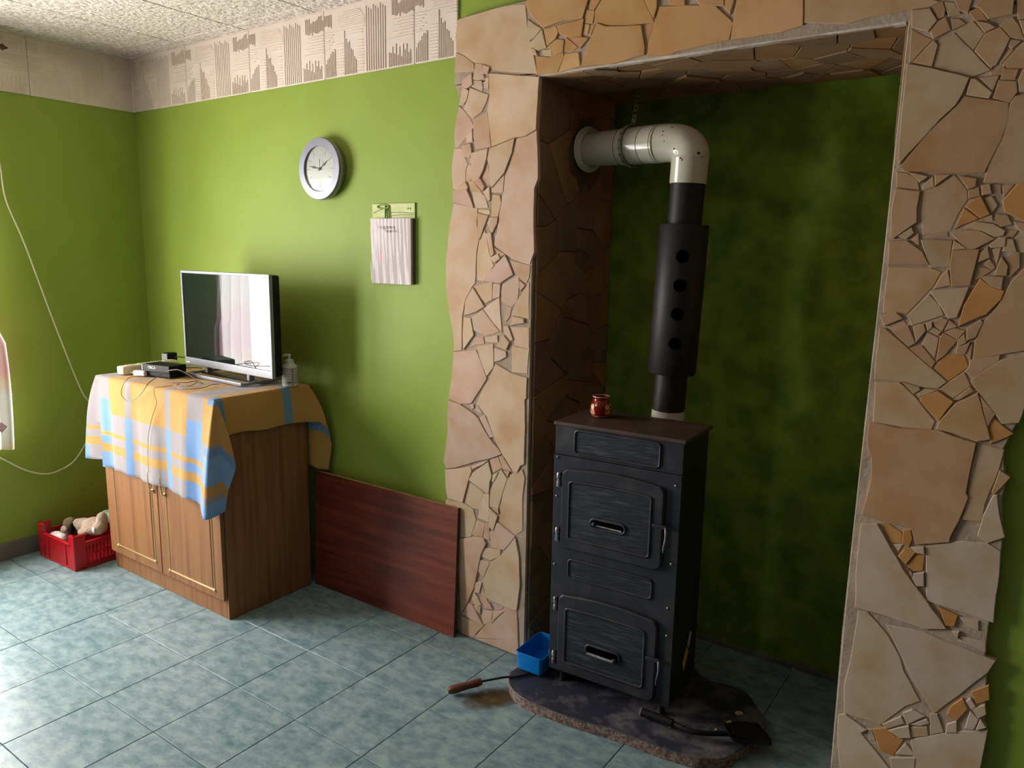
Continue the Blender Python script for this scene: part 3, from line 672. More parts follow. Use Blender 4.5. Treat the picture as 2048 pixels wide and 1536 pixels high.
def make_cloth():
    ZT = CZ+.0035; YF = CYF-.026; XR = CX1+.010; XL = CX0-.006; YB = CYB+.008
    cols = []   # (top xyz, bottom xyz, sheet top, sheet bottom, outward bulge)
    def add(t, b, st, sb, bul=.0): cols.append((Vector(t), Vector(b), st, sb, bul))
    O = (YF-.46)
    # left side strip folds into the front flap
    add((XL, -.20, ZT), (XL-.03, -.20, ZT-.17), (XL, -.20), (XL-.17, -.20))
    add((XL, -.45, ZT), (XL-.035, -.45, ZT-.17), (XL, -.45), (XL-.17, -.45))
    add((XL, YF, ZT), (XL-.10, YF+.02, ZT-.18), (XL, YF), (XL-.17, YF))
    add((XL, YF, ZT), (XL-.13, YF-.006, ZT-.30), (XL, YF), (XL-.17, YF-.25))
    add((XL, YF, ZT), (XL-.150, YF-.012, .560), (XL, YF), (XL-.17, O))
    add((XL+.001, YF, ZT), (XL-.05, YF-.012, .572), (XL, YF), (XL-.05, O))
    add((XL+.004, YF, ZT), (XL+.03, YF+.014, .578), (XL, YF), (XL, O))
    import math as _m
    N = 26
    for i in range(1, N):
        t = i/N; x = XL+(1.44-XL)*t
        wv = .011*_m.sin(x*23)+.006*_m.sin(x*51+1)
        zh = .556-.020*t + .006*_m.sin(x*19)
        if t > .88: zh -= (t-.88)*.25
        add((x, YF, ZT), (x-.02*t*t-.03*max(0,t-.8), YF-.014+wv, zh), (x, YF), (x, O))
    add((1.475, YF, ZT), (1.440, YF-.040, .503), (1.475, YF), (1.475, O))
    add((XR-.006, YF, ZT), (1.478, YF-.058, .497), (XR-.01, YF), (1.50, O))
    add((XR-.003, YF, ZT), (1.505, YF-.072, .496), (XR, YF), (1.55, O))
    add((XR-.001, YF+.001, ZT), (1.521, YF-.062, .500), (XR, YF), (1.58, O))
    add((XR, YF+.002, ZT), (1.530, YF-.028, .508), (XR, YF), (1.63, O))
    add((XR, YF+.002, ZT), (1.536, YF+.010, .520), (XR, YF), (1.685, O))
    add((XR, YF+.004, ZT), (1.552, YF+.020, .61), (XR, YF), (1.685, O+.12))
    add((XR, YF+.004, ZT), (1.572, YF+.048, .705), (XR, YF), (1.685, O+.25))
    add((XR, YF+.006, ZT), (1.545, YF+.040, .775), (XR, YF), (1.685, O+.34))
    add((XR, YF+.008, ZT), (1.524, YF+.030, .832), (XR, YF), (1.685, YF))
    for i in range(1, 12):
        t = i/12; y = YF+.01+(YB-YF-.02)*t
        add((XR, y, ZT), (XR+.014+.006*_m.sin(y*30), y, .850-.014*t+.004*_m.sin(y*24)), (XR, y), (1.685, y))
    # rear corner flap
    add((XR, YB, ZT), (1.560, YB+.020, .830), (XR, YB), (1.685, YB))
    add((XR, YB, ZT), (1.600, YB+.040, .800), (XR, YB), (1.685, YB+.10))
    add((XR, YB, ZT), (1.612, YB+.052, .715), (XR, YB), (1.685, YB+.25))
    add((XR, YB, ZT), (1.578, YB+.058, .588), (XR, YB), (1.685, YB+.42))
    add((XR-.002, YB, ZT), (1.535, YB+.030, .592), (XR, YB), (1.62, YB+.42))
    add((XR-.006, YB, ZT), (1.505, YB+.018, .605), (XR, YB), (1.53, YB+.42))
    add((1.30, YB, ZT), (1.30, YB+.012, .62), (1.30, YB), (1.30, YB+.4))
    bm = BM(); uvl = bm.loops.layers.uv.new('sheet'); suv = {}
    R = 26; grid = []
    for (t, b, st, sb, bul) in cols:
        colv = []
        for k in range(R+1):
            f = k/R
            p = t.lerp(b, f)
            # gravity: leave the table edge outwards then hang
            g = 1-(1-f)**2.2
            p.x = t.x+(b.x-t.x)*(.35*f+.65*g if b.x > XR or b.x < XL else f); 
            p.y = t.y+(b.y-t.y)*(.5*f+.5*g)
            p.z -= .0
            v = bm.verts.new(p); suv[v] = (st[0]+(sb[0]-st[0])*f, st[1]+(sb[1]-st[1])*f); colv.append(v)
        grid.append(colv)
    for a, b in zip(grid, grid[1:]):
        for k in range(R):
            vs4 = [a[k], b[k], b[k+1], a[k+1]]
            if (vs4[0].co-vs4[1].co).length < 1e-6: vs4.pop(0)
            try: bm.faces.new(vs4)
            except ValueError: pass
    # the part lying on the cabinet, softly creased
    nx, ny = 60, 30; tg = []
    for i in range(nx+1):
        row = []
        for j in range(ny+1):
            x = XL+(XR-XL)*i/nx; y = YF+(YB-YF)*j/ny
            e = min(i, nx-i, j, ny-j)/4.0; e = min(1, e)
            h = noise.noise(Vector((x*16, y*22, 0)))*.0035+.0025
            v = bm.verts.new((x, y, ZT+h*e)); suv[v] = (x, y); row.append(v)
        tg.append(row)
    for i in range(nx):
        for j in range(ny): bm.faces.new((tg[i][j], tg[i+1][j], tg[i+1][j+1], tg[i][j+1]))
    for f in bm.faces:
        for lp_ in f.loops: lp_[uvl].uv = suv[lp_.vert]
    bmesh.ops.remove_doubles(bm, verts=bm.verts, dist=.0004)
    o = mesh_obj('tablecloth', bm, cloth_material(), smooth=70)
    so = o.modifiers.new('thickness', 'SOLIDIFY'); so.thickness = .002; so.offset = 1
    return tag(o, 'orange, grey and blue plaid cloth draped over the oak cabinet', 'tablecloth')
make_cloth()
CT = CZ+.0125   # resting height on the cloth

# ------------------------------------------------------------------ television
tvw, tvh = .735, .470
tv = thing('television', 'flat-screen television with a grey frame standing on the plaid cloth', 'television', (1.150, -.262, CT), -.035)
zb0 = .042
mesh_obj('back_shell', bx(-tvw/2+.004, tvw/2-.004, .006, .052, zb0+.006, zb0+tvh-.004, bev=.010), M_black, tv, smooth=40)
bm = BM()
box(bm, -tvw/2, tvw/2, -.008, .010, zb0, zb0+.036, bev=.003); box(bm, -tvw/2, tvw/2, -.008, .010, zb0+tvh-.014, zb0+tvh, bev=.003)
box(bm, -tvw/2, -tvw/2+.013, -.008, .010, zb0+.034, zb0+tvh-.012, bev=.003); box(bm, tvw/2-.013, tvw/2, -.008, .010, zb0+.034, zb0+tvh-.012, bev=.003)
mesh_obj('bezel', bm, M_silver, tv)
mesh_obj('screen', bx(-tvw/2+.011, tvw/2-.011, -.003, .008, zb0+.034, zb0+tvh-.012), M_screen, tv)
mesh_obj('maker_mark', bx(-tvw/2+.014, -tvw/2+.044, -.0088, -.007, zb0+.008, zb0+.014), M_white, tv)
st_ = mesh_obj('stand', bx(-.29, .22, -.075, -.058, 0, .016, bev=.004), M_silver, tv)
for xx in (-.285, .20): mesh_obj('stand_arm', bx(xx, xx+.018, -.06, .13, 0, .013, bev=.004), M_silver, st_)
for xx in (-.22, .135): mesh_obj('stand_post', bx(xx, xx+.022, .012, .040, .008, zb0+.03, bev=.003), M_silver, st_)
mesh_obj('stand_foot', bx(-.28, .21, .02, .035, 0, .012, bev=.003), M_black, st_)

# ------------------------------------------------------------------ things on the cabinet
def rotM(x, y, z, a): return Matrix.Translation((x, y, z)) @ Matrix.Rotation(a, 4, 'Z')
ps = thing('power_strip', 'cream socket strip lying across the corner of the plaid cloth', 'power strip', (.622, -.362, CT), .10)
mesh_obj('housing', bx(-.027, .027, -.155, .155, 0, .040, bev=.006), M_cream, ps, smooth=50)
for k in range(4):
    s1 = mesh_obj('socket', lathe(BM(), [(.019,.0395),(.021,.0395),(.021,.0425),(.018,.0425),(.016,.0385)], 20, Matrix.Translation((0, -.105+.07*k, 0))), M_cream, ps, smooth=40)
    bm = BM()
    for dx in (-.0095, .0095): lathe(bm, [(.0024,.0390),(.0024,.0398)], 8, Matrix.Translation((dx, -.105+.07*k, 0)))
    mesh_obj('pin_hole', bm, M_black, s1)
ad = thing('charger_plug', 'small white charger plug beside the socket strip', 'charger', (.745, -.470, CT), .35)
mesh_obj('plug_body', bx(-.035, .030, -.014, .014, 0, .026, bev=.004), M_white, ad)
for dy in (-.007, .007): mesh_obj('plug_pin', tube(BM(), [(-.034, dy, .013), (-.052, dy, .013)], .002, 8), M_steel, ad)
sb_ = thing('set_top_box', 'black set-top box marked ORCA in front of the television', 'set-top box', (.835, -.405, CT), .16)
mesh_obj('case', bx(-.095, .095, -.045, .055, .024, .060, bev=.003), M_black, sb_)
mesh_obj('front_glint', bx(-.0945, -.090, -.0465, -.044, .028, .056), M_silver, sb_)
text_mesh('brand_lettering', 'ORCA', .019, M_white, Matrix.Translation((-.052, -.0458, .0395)) @ FRONT, sb_)
mesh_obj('foot_case', bx(-.085, .09, -.038, .05, 0, .024, bev=.004), M_black, sb_)
sk_ = thing('desk_speaker', 'small black cube speaker with a grey front behind the socket strip', 'speaker', (.515, -.185, CT), .05)
mesh_obj('cube_case', bx(-.026, .026, -.026, .030, 0, .066, bev=.004), M_black, sk_)
mesh_obj('front_panel', bx(-.024, .024, -.030, -.025, .002, .064, bev=.003), M_silver, sk_)
mesh_obj('white_label', bx(-.012, .008, -.0308, -.0298, .010, .022), M_white, sk_)
tag(mesh_obj('speaker_cable', tube(BM(), smooth_path([(.545,-.180,CT+.02),(.575,-.185,CT+.048),(.66,-.185,CT+.052),(.74,-.20,CT+.045),(.80,-.18,CT+.04)],8), .0028, 8), M_black, smooth=60), 'short black cable from the cube speaker to the television', 'cable')
rc = thing('audio_plug', 'red audio plug lying between the speaker and the television', 'plug', (.715, -.225, CT+.0045), .3)
mesh_obj('plug_sleeve', tube(BM(), [(-.022,0,.004),(.010,0,.004)], .0055, 10), mat('red_plug', (.5,.02,.015), .4), rc, smooth=50)
mesh_obj('plug_lead', tube(BM(), smooth_path([(.010,0,.004),(.05,.012,.006),(.09,.03,.003)],6), .002, 8), M_black, rc)
def T(px, py, dz=.003): return onz(px, py, CT+dz)
def Fp(px, py): return ony(px, py, CYF-.052)
tag(mesh_obj('grey_cable', tube(BM(), smooth_path([T(283,752), T(268,753), Fp(256,757), Fp(245,772), Fp(243,790), Fp(252,801), Fp(262,803), Fp(280,790), Fp(296,768), T(312,755,.02), ony(330,744,-.47), ony(345,740,-.46), ony(358,740,-.455), ony(378,750,-.44), T(398,763,.012), T(406,767)], 8), .0019, 6), M_cable_g, smooth=60), 'thin grey cable looping over the front edge of the plaid cloth', 'cable', 'loose cables on the plaid cloth')
tag(mesh_obj('grey_cable', tube(BM(), smooth_path([T(330,757), T(345,764), T(372,765), T(395,762), T(380,772), T(358,768), T(354,774), T(372,778), T(405,776), T(425,769), T(440,768)], 8), .0019, 6), M_cable_g, smooth=60), 'thin brown cable coiled on the cloth before the television stand', 'cable', 'loose cables on the plaid cloth')
tag(mesh_obj('grey_cable', tube(BM(), smooth_path([T(345,771), T(322,774), Fp(309,776), Fp(309,790), Fp(313,806), Fp(304,835), Fp(297,870), Fp(296,910), Fp(297,945)], 8), .0012, 6), M_cable_g, smooth=60), 'thread-thin cable hanging down the front of the plaid cloth', 'cable', 'loose cables on the plaid cloth')

pb = thing('pump_bottle', 'white pump bottle with a printed label beside the television', 'bottle', (1.488, -.165, CT-.006))
mesh_obj('bottle_body', lathe(BM(), [(.030,0),(.035,.003),(.036,.012),(.036,.088),(.033,.097),(.022,.106),(.020,.112),(.020,.121),(.016,.124)], 32), mat('white_bottle', (.62,.60,.55), .4), pb, smooth=40)
bm = BM(); ring = []
for i in range(25):
    a = math.radians(-165+i*8.5); ring.append([bm.verts.new((.0365*math.cos(a), .0365*math.sin(a), z)) for z in (.014, .088)])
for a, b in zip(ring, ring[1:]): bm.faces.new((a[0], b[0], b[1], a[1]))
mesh_obj('printed_label', bm, mat('bottle_label', (.50,.47,.43), .5, col2=(.40,.37,.34), nscale=60, nstretch=(.2,.2,3)), pb)
def arcbar(name, a0, a1, z0, z1, r, m, par):
    bm = BM(); rr = []
    for i in range(7):
        a = math.radians(a0+(a1-a0)*i/6); rr.append([bm.verts.new((r*math.cos(a), r*math.sin(a), z)) for z in (z0, z1)])
    for p, q in zip(rr, rr[1:]): bm.faces.new((p[0], q[0], q[1], p[1]))
    return mesh_obj(name, bm, m, par)
for k in range(5): arcbar('printed_line', -82+(k%2)*14, -28, .077-.011*k, .0785-.011*k, .0369, M_white, pb)
for a in (-58, -48, -36): arcbar('printed_mark', a, a+7, .018, .026, .0369, M_ink, pb)
arcbar('label_seam', -22, -17, .006, .088, .0370, M_ink, pb)
mesh_obj('pump_collar', lathe(BM(), [(.013,.122),(.013,.127),(.0045,.129),(.0045,.140)], 20), M_white, pb, smooth=40)
mesh_obj('pump_spout', tube(BM(), smooth_path([(.004,0,.143),(-.004,0,.146),(-.018,-.010,.145),(-.026,-.014,.140)],4), [.006]*9+[.0045]*4, 10), M_white, pb, smooth=60)

# ------------------------------------------------------------------ wall clock
ck = thing('wall_clock', 'round wall clock with a wide grey ring on the green wall', 'clock', (1.586, 0, 1.998))
FRY = Matrix.Rotation(PI/2, 4, 'X')      # lathe axis +z -> -y
mesh_obj('case', lathe(BM(), [(.118,.001),(.130,.004),(.136,.020),(.137,.034),(.134,.038)], 64, FRY), mat('clock_side', (.30,.31,.28), .35, .5), ck, smooth=50)
mesh_obj('ring', lathe(BM(), [(.135,.036),(.137,.041),(.134,.046),(.100,.047),(.0975,.044),(.0970,.036)], 64, FRY, cap=False), M_brushed, ck, smooth=30)
dial = mesh_obj('dial', lathe(BM(), [(.098,.034),(.098,.037)], 64, FRY), M_clockface, ck)
for h in range(12):
    a = math.radians(90-30*h); big = h % 3 == 0
    if h in (0,): continue
    r0, r1 = (.066, .088)
    mtx = Matrix.Rotation(-(a-PI/2), 4, 'Y')
    bm = BM(); box(bm, -.0022, .0022, -.0382, -.0368, r0, r1); bm.transform(mtx)
    mesh_obj('hour_mark', bm, mat('clock_mark', (.26,.23,.20), .6), dial)
text_mesh('numeral', '12', .026, MATS['clock_mark'], Matrix.Translation((0, -.0372, .066)) @ FRONT, dial, align='CENTER')
mesh_obj('dial_print', bx(-.014, .014, -.0376, -.0368, .032, .036), MATS['clock_mark'], dial)
def hand(name, ang, L, wd, y):
    bm = BM(); prism(bm, [(-wd*.5,-.012),(wd*.5,-.012),(wd*.4,L*.42),(wd*1.3,L*.55),(wd*.5,L*.68),(.0006,L),(-.0006,L),(-wd*.5,L*.68),(-wd*1.3,L*.55),(-wd*.4,L*.42)], 0, .001, frame=lambda u, v, d: Vector((u, -y-d, v)))
    bm.transform(Matrix.Rotation(math.radians(ang), 4, 'Y')); return mesh_obj(name, bm, mat('clock_hand', (.10,.09,.07), .5), ck)
hand('hour_hand', 57, .060, .0052, .0395); hand('minute_hand', 281, .076, .0042, .041)
mesh_obj('alarm_hand', bx(-.0006, .0006, -.0392, -.0385, 0, .042), MATS['clock_hand'], ck)
mesh_obj('hub', lathe(BM(), [(.006,.038),(.006,.043),(.003,.044)], 16, FRY), MATS['clock_hand'], ck, smooth=40)
mesh_obj('lens', lathe(BM(), [(.0968,.0442),(.07,.0466),(.04,.0478),(.001,.0482)], 48, FRY, cap=False), M_lens, ck, smooth=60)

# ------------------------------------------------------------------ tear-off calendar
cx0, cx1, cz0, cz1 = 1.888, 2.122, 1.498, 1.775
ca = thing('calendar', 'paper calendar pad in clear plastic under a green printed header', 'calendar', ((cx0+cx1)/2, 0, cz1))
def ap(name, x0, x1, y0, y1, z0, z1, m, parent=None): 
    bm = bx(x0, x1, y0, y1, z0, z1, bev=.0008, seg=1); bmesh.ops.translate(bm, verts=bm.verts, vec=-ca.location); return mesh_obj(name, bm, m, parent or ca)
hd = ap('header_card', 1.881, 2.131, -.006, -.001, 1.772, 1.838, mat('header_card', (.60,.62,.30), .5, col2=(.42,.52,.10), nscale=14, nstretch=(.6,1,3)))
pd = ap('paper_pad', cx0, cx1, -.022, -.0105, cz0, cz1, M_paper)
ap('backing', cx0+.004, cx1+.006, -.010, -.001, cz0+.002, cz1, mat('dark_card', (.10,.08,.09), .6))
bm = BM()
for xx, w_ in ((1.963,.006),(1.976,.005),(1.985,.004)):
    tube(bm, [Vector((xx, -.008, 1.83))-ca.location, Vector((xx+.002, -.012, 1.772))-ca.location], w_*.5, 8)
tube(bm, [Vector((1.95+.035*math.cos(t*PI/6), -.009, 1.826+.008*math.sin(t*PI/6)))-ca.location for t in range(12)], .003, 6, closed=True)
mesh_obj('green_ribbon', bm, mat('green_ribbon', (.16,.30,.02), .5), hd, smooth=50)
bm = BM()
for kk, (x0, z0, x1, z1) in enumerate(((1.89,1.800,1.955,1.818),(1.99,1.800,2.125,1.796),(2.00,1.788,2.125,1.789))):
    tube(bm, [Vector((x0,-.0065,z0))-ca.location, Vector(((x0+x1)/2,-.0066,(z0+z1)/2+.002))-ca.location, Vector((x1,-.0065,z1))-ca.location], .0012, 6)
for xx in (2.093, 2.106): bmesh.ops.create_uvsphere(bm, u_segments=8, v_segments=6, radius=.005, matrix=Matrix.Translation(Vector((xx,-.0055,1.815))-ca.location) @ Matrix.Scale(.3,4,(0,1,0)))
mesh_obj('printed_flourish', bm, mat('olive_print', (.16,.18,.07), .7), hd)
TX = lambda x, z: Matrix.Translation(Vector((x, -.0222, z))-ca.location) @ FRONT
text_mesh('printed_title', 'A nagymama', .021, M_ink, TX(1.925, 1.733), pd); text_mesh('printed_title', 'házam ila', .019, M_ink, TX(1.975, 1.717), pd)
bm = BM()
for k, (x0, x1) in enumerate(((1.98,2.02),(1.95,2.09),(1.97,2.09),(1.97,2.08),(1.95,2.05),(1.96,2.08))):
    box(bm, x0-ca.location.x, x1-ca.location.x, -.0226, -.0221, 1.700-.013*k-ca.location.z, 1.7016-.013*k-ca.location.z)
mesh_obj('printed_line', bm, mat('grey_print', (.50,.44,.44), .8), pd)
bm = BM(); prism(bm, [(1.93-ca.location.x,1.60-ca.location.z),(1.952-ca.location.x,1.60-ca.location.z),(1.946-ca.location.x,1.645-ca.location.z)], .0221, .0225, frame=FB)
mesh_obj('printed_picture', bm, mat('pink_print', (.75,.35,.34), .8), pd)
bm = BM(); g_ = []
for i in range(49):
    row = []
    for j in range(13):
        u = i/48; v = j/12
        wv = .0008*math.sin(u*34+1.4*math.sin(v*3))*(1.02-v)**2+.0002*math.sin(u*71+v*4)
        row.append(bm.verts.new(Vector((cx0-.001+(cx1-cx0+.002)*u, -.0265-wv, cz0+(cz1-cz0)*v))-ca.location))
    g_.append(row)
for a, b in zip(g_, g_[1:]):
    for j in range(12): bm.faces.new((a[j], b[j], b[j+1], a[j+1]))
mesh_obj('plastic_sleeve', bm, M_sleeve, ca, smooth=80)

# ------------------------------------------------------------------ board leaning on the wall
bo = thing('chipboard_panel', 'dark red wood-grain board leaning on the wall beside the cabinet', 'board', (1.956, -.062, 0))
bw = .446
bm = bx(-bw, bw, -.008, .008, 0, .575); 
bm2 = bx(-bw-.0005, bw+.001, -.0065, .0085, .001, .5755)
MB = Matrix.Translation((0, 0, 0)) @ Matrix.Rotation(-.045, 4, 'X')
bm.free(); bm2.free()
bm = bx(-bw, bw, -.0086, -.0078, .0, .575); bm.transform(MB); mesh_obj('red_laminate_face', bm, M_red, bo)
bm = bx(-bw, bw, -.0078, .008, .0, .575); bm.transform(MB); mesh_obj('chipboard_core', bm, M_chip, bo)
bm = bx(bw, bw+.0012, -.0086, .008, .0, .575); bm.transform(MB); mesh_obj('edge_band', bm, mat('dark_edge_band', (.06,.022,.012), .5), bo)

# ------------------------------------------------------------------ red crate with plush toys
kr = thing('plastic_crate', 'red plastic fruit crate of plush toys in the corner by the cabinet', 'crate', (.255, -.47, .0), .03)
KX, KY = .176, .245
mesh_obj('crate_floor', bx(-KX+.006, KX-.006, -KY+.006, KY-.006, 0, .008), M_redpl, kr)
def crate_side(L, axis, sign):
    Mx = (Matrix.Translation((0, sign*KY, 0)) if axis == 'x' else Matrix.Translation((sign*KX, 0, 0)) @ Matrix.Rotation(PI/2, 4, 'Z'))
    def pt(name, *a, par=kr):
        bm = bx(*a, bev=.0015, seg=1); bm.transform(Mx); return mesh_obj(name, bm, M_redpl, par)
    if axis == 'x':
        w_ = pt('side_wall', -L+.02, L-.02, -.004, .004, .004, .128)
        pt('wall_rim', -L+.02, L-.02, -.009, .009, .126, .138, par=w_); pt('wall_rim', -L+.02, L-.02, -.008, .008, .0, .012, par=w_)
        for xx in (-.09, .09): pt('wall_rib', xx-.005, xx+.005, -.008, .008, .012, .126, par=w_)
    else:
        w_ = pt('side_wall', -L+.02, L-.02, -.004, .004, .004, .030)
        pt('wall_rim', -L+.02, L-.02, -.008, .008, .118, .140, par=w_); pt('wall_rim', -L+.02, L-.02, -.004, .004, .071, .079, par=w_)
        pt('wall_rim', -L+.02, L-.02, -.009, .009, .0, .010, par=w_)
        k = -L+.02
        while k < L-.03:
            pt('slat', k, k+.0095, -.003, .003, .030, .071, par=w_); pt('slat', k, k+.0095, -.003, .003, .079, .118, par=w_); k += .0195
for s_ in (-1, 1): crate_side(KX, 'x', s_); crate_side(KY, 'y', s_)
for sx in (-1, 1):
    for sy in (-1, 1):
        bm = BM(); box(bm, sx*KX-.009, sx*KX+.009, sy*(KY-.022)-.03, sy*(KY-.022)+.03, 0, .185, bev=.003); box(bm, sx*(KX-.018)-.026, sx*(KX-.018)+.026, sy*KY-.009, sy*KY+.009, 0, .185, bev=.003)
        mesh_obj('corner_post', bm, M_redpl, kr)
def plush(name, label, balls, m, loc, extra=(), grp=None):
    def blob(bs, nm, mm, par=None):
        bm = BM()
        for (x, y, z, rx, ry, rz) in bs:
            bmesh.ops.create_icosphere(bm, subdivisions=3, radius=1, matrix=Matrix.Translation((x, y, z)) @ Matrix.Diagonal((rx, ry, rz, 1)))
        o = mesh_obj(nm, bm, mm, par)
        r = o.modifiers.new('fuse', 'REMESH'); r.mode = 'VOXEL'; r.voxel_size = .005; r.use_smooth_shade = True
        s = o.modifiers.new('soften', 'SMOOTH'); s.iterations = 6; s.factor = .6
        return o
    t = thing(name, label, 'plush toy', loc, 0, 'plush toys in the red crate'); blob(balls, 'toy_body', m, t)
    for (nm, mm, bs) in extra: blob(bs, nm, mm, t)
    return t
plush('plush_dog', 'plush dog with a tan head and dark ears in the red crate', [(0,0,.058,.038,.036,.036),(.005,.010,.0,.034,.034,.05)], M_plush_dk, (.160,-.600,.102),
      [('ear', M_plush_bk, [(-.038,-.012,.042,.010,.016,.036)]), ('ear', M_plush_bk, [(.040,-.010,.040,.011,.017,.036)]), ('muzzle', M_plush, [(.006,-.034,.036,.026,.018,.022),(.006,-.030,.012,.027,.016,.02)])])
plush('plush_bear', 'big cream plush toy lying on its back across the red crate', [(0,0,0,.078,.056,.048),(-.078,-.020,-.006,.046,.040,.040),(.070,.006,.050,.027,.030,.042),(.085,-.022,.014,.033,.034,.034),(-.010,-.058,-.018,.034,.024,.018),(-.105,-.036,.004,.026,.024,.026)],
      M_plush, (.335,-.555,.172), [('foot_pad', M_plush_wh, [(.096,-.053,.016,.018,.006,.020)])])
plush('plush_rabbit', 'small white plush toy at the front of the red crate', [(0,0,0,.045,.028,.030),(.040,.0,.0,.034,.026,.030),(-.042,.0,-.004,.028,.026,.024)], M_plush_wh, (.178,-.674,.112))
plush('plush_frog', 'pale green plush toy behind the cream one in the red crate', [(0,0,0,.060,.040,.045),(.05,0,.012,.045,.038,.042)], M_plush_gr, (.265,-.450,.172))

# ------------------------------------------------------------------ aerial cable on the left wall, curtain
W_ = lambda px, py: onx(px, py, .018)
tag(mesh_obj('wall_cable', tube(BM(), smooth_path([(.018,-.80,2.36),(.018,-.745,2.2), W_(0,330), W_(12,400), W_(50,490), W_(110,650), W_(160,775), W_(180,805), W_(195,822), (.03,-.31,.705), W_(195,832), W_(178,875), W_(150,920), W_(120,940), W_(90,948), W_(50,940), W_(0,915), (.018,-.93,.62)], 8), .0042, 8), M_cable_w, smooth=60), 'cream aerial cable looping down the left wall behind the plaid cloth', 'cable')
def curtain_mat():
    m = bpy.data.materials.new('pink_white_voile'); m.use_nodes = True; n = m.node_tree.nodes; l = m.node_tree.links; b = n['Principled BSDF']
    tc = n.new('ShaderNodeTexCoord'); sp = n.new('ShaderNodeSeparateXYZ'); l.new(tc.outputs['Object'], sp.inputs[0])
    cr = n.new('ShaderNodeValToRGB'); e = cr.color_ramp.elements
    mr = n.new('ShaderNodeMapRange'); mr.inputs['From Min'].default_value = .6; mr.inputs['From Max'].default_value = 2.5; l.new(sp.outputs[2], mr.inputs['Value']); l.new(mr.outputs[0], cr.inputs[0])
    e[0].position = 0; e[0].color = (.80,.60,.45,1); e[1].position = 1; e[1].color = (.85,.82,.80,1)
    for p_, c_ in ((.015,(.80,.70,.66,1)),(.04,(.78,.74,.80,1)),(.15,(.80,.78,.86,1)),(.19,(.80,.62,.58,1)),(.22,(.82,.45,.62,1)),(.32,(.84,.62,.70,1)),(.40,(.85,.82,.80,1))):
        q = e.new(p_); q.color = c_
    l.new(cr.outputs[0], b.inputs['Base Color']); b.inputs['Roughness'].default_value = .9
    tr_ = n.new('ShaderNodeBsdfTranslucent'); l.new(cr.outputs[0], tr_.inputs[0]); mx = n.new('ShaderNodeMixShader'); mx.inputs[0].default_value = .75
    l.new(b.outputs[0], mx.inputs[1]); l.new(tr_.outputs[0], mx.inputs[2])
    tp = n.new('ShaderNodeBsdfTransparent'); m2 = n.new('ShaderNodeMixShader'); m2.inputs[0].default_value = .38; l.new(mx.outputs[0], m2.inputs[1]); l.new(tp.outputs[0], m2.inputs[2])
    l.new(m2.outputs[0], n['Material Output'].inputs[0]); return m
bm = BM(); g_ = []
for i in range(60):
    row = []
    for j in range(40):
        u = i/59; z = .606+(2.545-.606)*j/39
        edge = -.803-.010*math.sin(z*5)-(.018 if z > 1.2 else 0)-.06*max(0, z-1.3)
        y = edge+(-1.06-edge)*u
        row.append(bm.verts.new((.085+.022*math.sin(u*22+.4*z)*(.4+.6*min(1,(2.6-z))), y, z+.010*u)))
    g_.append(row)
for a, b in zip(g_, g_[1:]):
    for j in range(39): bm.faces.new((a[j], b[j], b[j+1], a[j+1]))
cu_o = thing('curtain', 'pink and white voile curtain at the edge of the window', 'curtain')
mesh_obj('cloth_panel', bm, curtain_mat(), cu_o, smooth=80)
pc = onx(3, 855, .112)
bm = BM(); prism(bm, [(0,-.028),(.026,0),(0,.028),(-.026,0)], 0, .0012, frame=lambda u, v, d: Vector((.112+d, pc.y+u, pc.z+v)))
em = mesh_obj('printed_diamond', bm, mat('pink_motif', (.62,.36,.42), .9), cu_o)
bm = BM(); tube(bm, [Vector((.114, pc.y+.0016*t*math.cos(t*.9), pc.z+.0016*t*math.sin(t*.9))) for t in range(1, 11)], .0016, 6); mesh_obj('printed_spiral', bm, M_white, em)
ro = thing('curtain_rod', 'dark brown curtain rod with a pointed finial under the ceiling', 'curtain rod', (.085, -.72, 2.575))
mesh_obj('rod', tube(BM(), [(0,0,0),(0,-1.95,0)], .012, 12), M_wood, ro, smooth=60)
mesh_obj('finial', lathe(BM(), [(.006,-.01),(.020,.0),(.022,.012),(.010,.026),(.016,.034),(.001,.062)], 16, Matrix.Rotation(-PI/2, 4, 'X')), M_wood, ro, smooth=50)
for yy in (-.16, -1.8): mesh_obj('bracket', bx(-.084, .006, yy-.008, yy+.008, -.012, -.004, bev=.002), M_wood, ro)
for k in range(11): mesh_obj('curtain_ring', tube(BM(), [(.017*math.cos(t*PI/6), -.115-.025*k, -.002+.017*math.sin(t*PI/6)) for t in range(12)], .002, 6, closed=True), M_wood, ro)

# ------------------------------------------------------------------ hearth slab
zs = .040
fe = [(1019,1344),(1018,1364),(1026,1380),(1039,1392),(1062,1404),(1135,1432),(1221,1458),(1306,1489),(1385,1514),(1411,1516),(1449,1516),(1486,1495),(1515,1472),(1537,1451),(1530,1432),(1516,1416),(1495,1386),(1460,1370),(1402,1351)]
sp_ = [(lambda p: (p.x, p.y))(onz(a, b, zs)) for a, b in fe]+[(3.2,.40),(2.95,.30),(2.83,.10)]
hs = thing('hearth_slab', 'dark rounded stone slab with a rough pink edge under the stove', 'slab', (3.25, 0, 0))
loc = [(p.x-3.25, p.y) for p in smooth_path([Vector((a, b, 0)) for a, b in sp_]+[Vector((sp_[0][0], sp_[0][1], 0))], 3)[:-1]]
bm = BM(); prism(bm, loc, .001, zs-.003); mesh_obj('rough_edge', bm, M_slabedge, hs)
bm = BM(); prism(bm, loc, zs-.003, zs, bev=.002); mesh_obj('slab_top', bm, M_slab, hs)

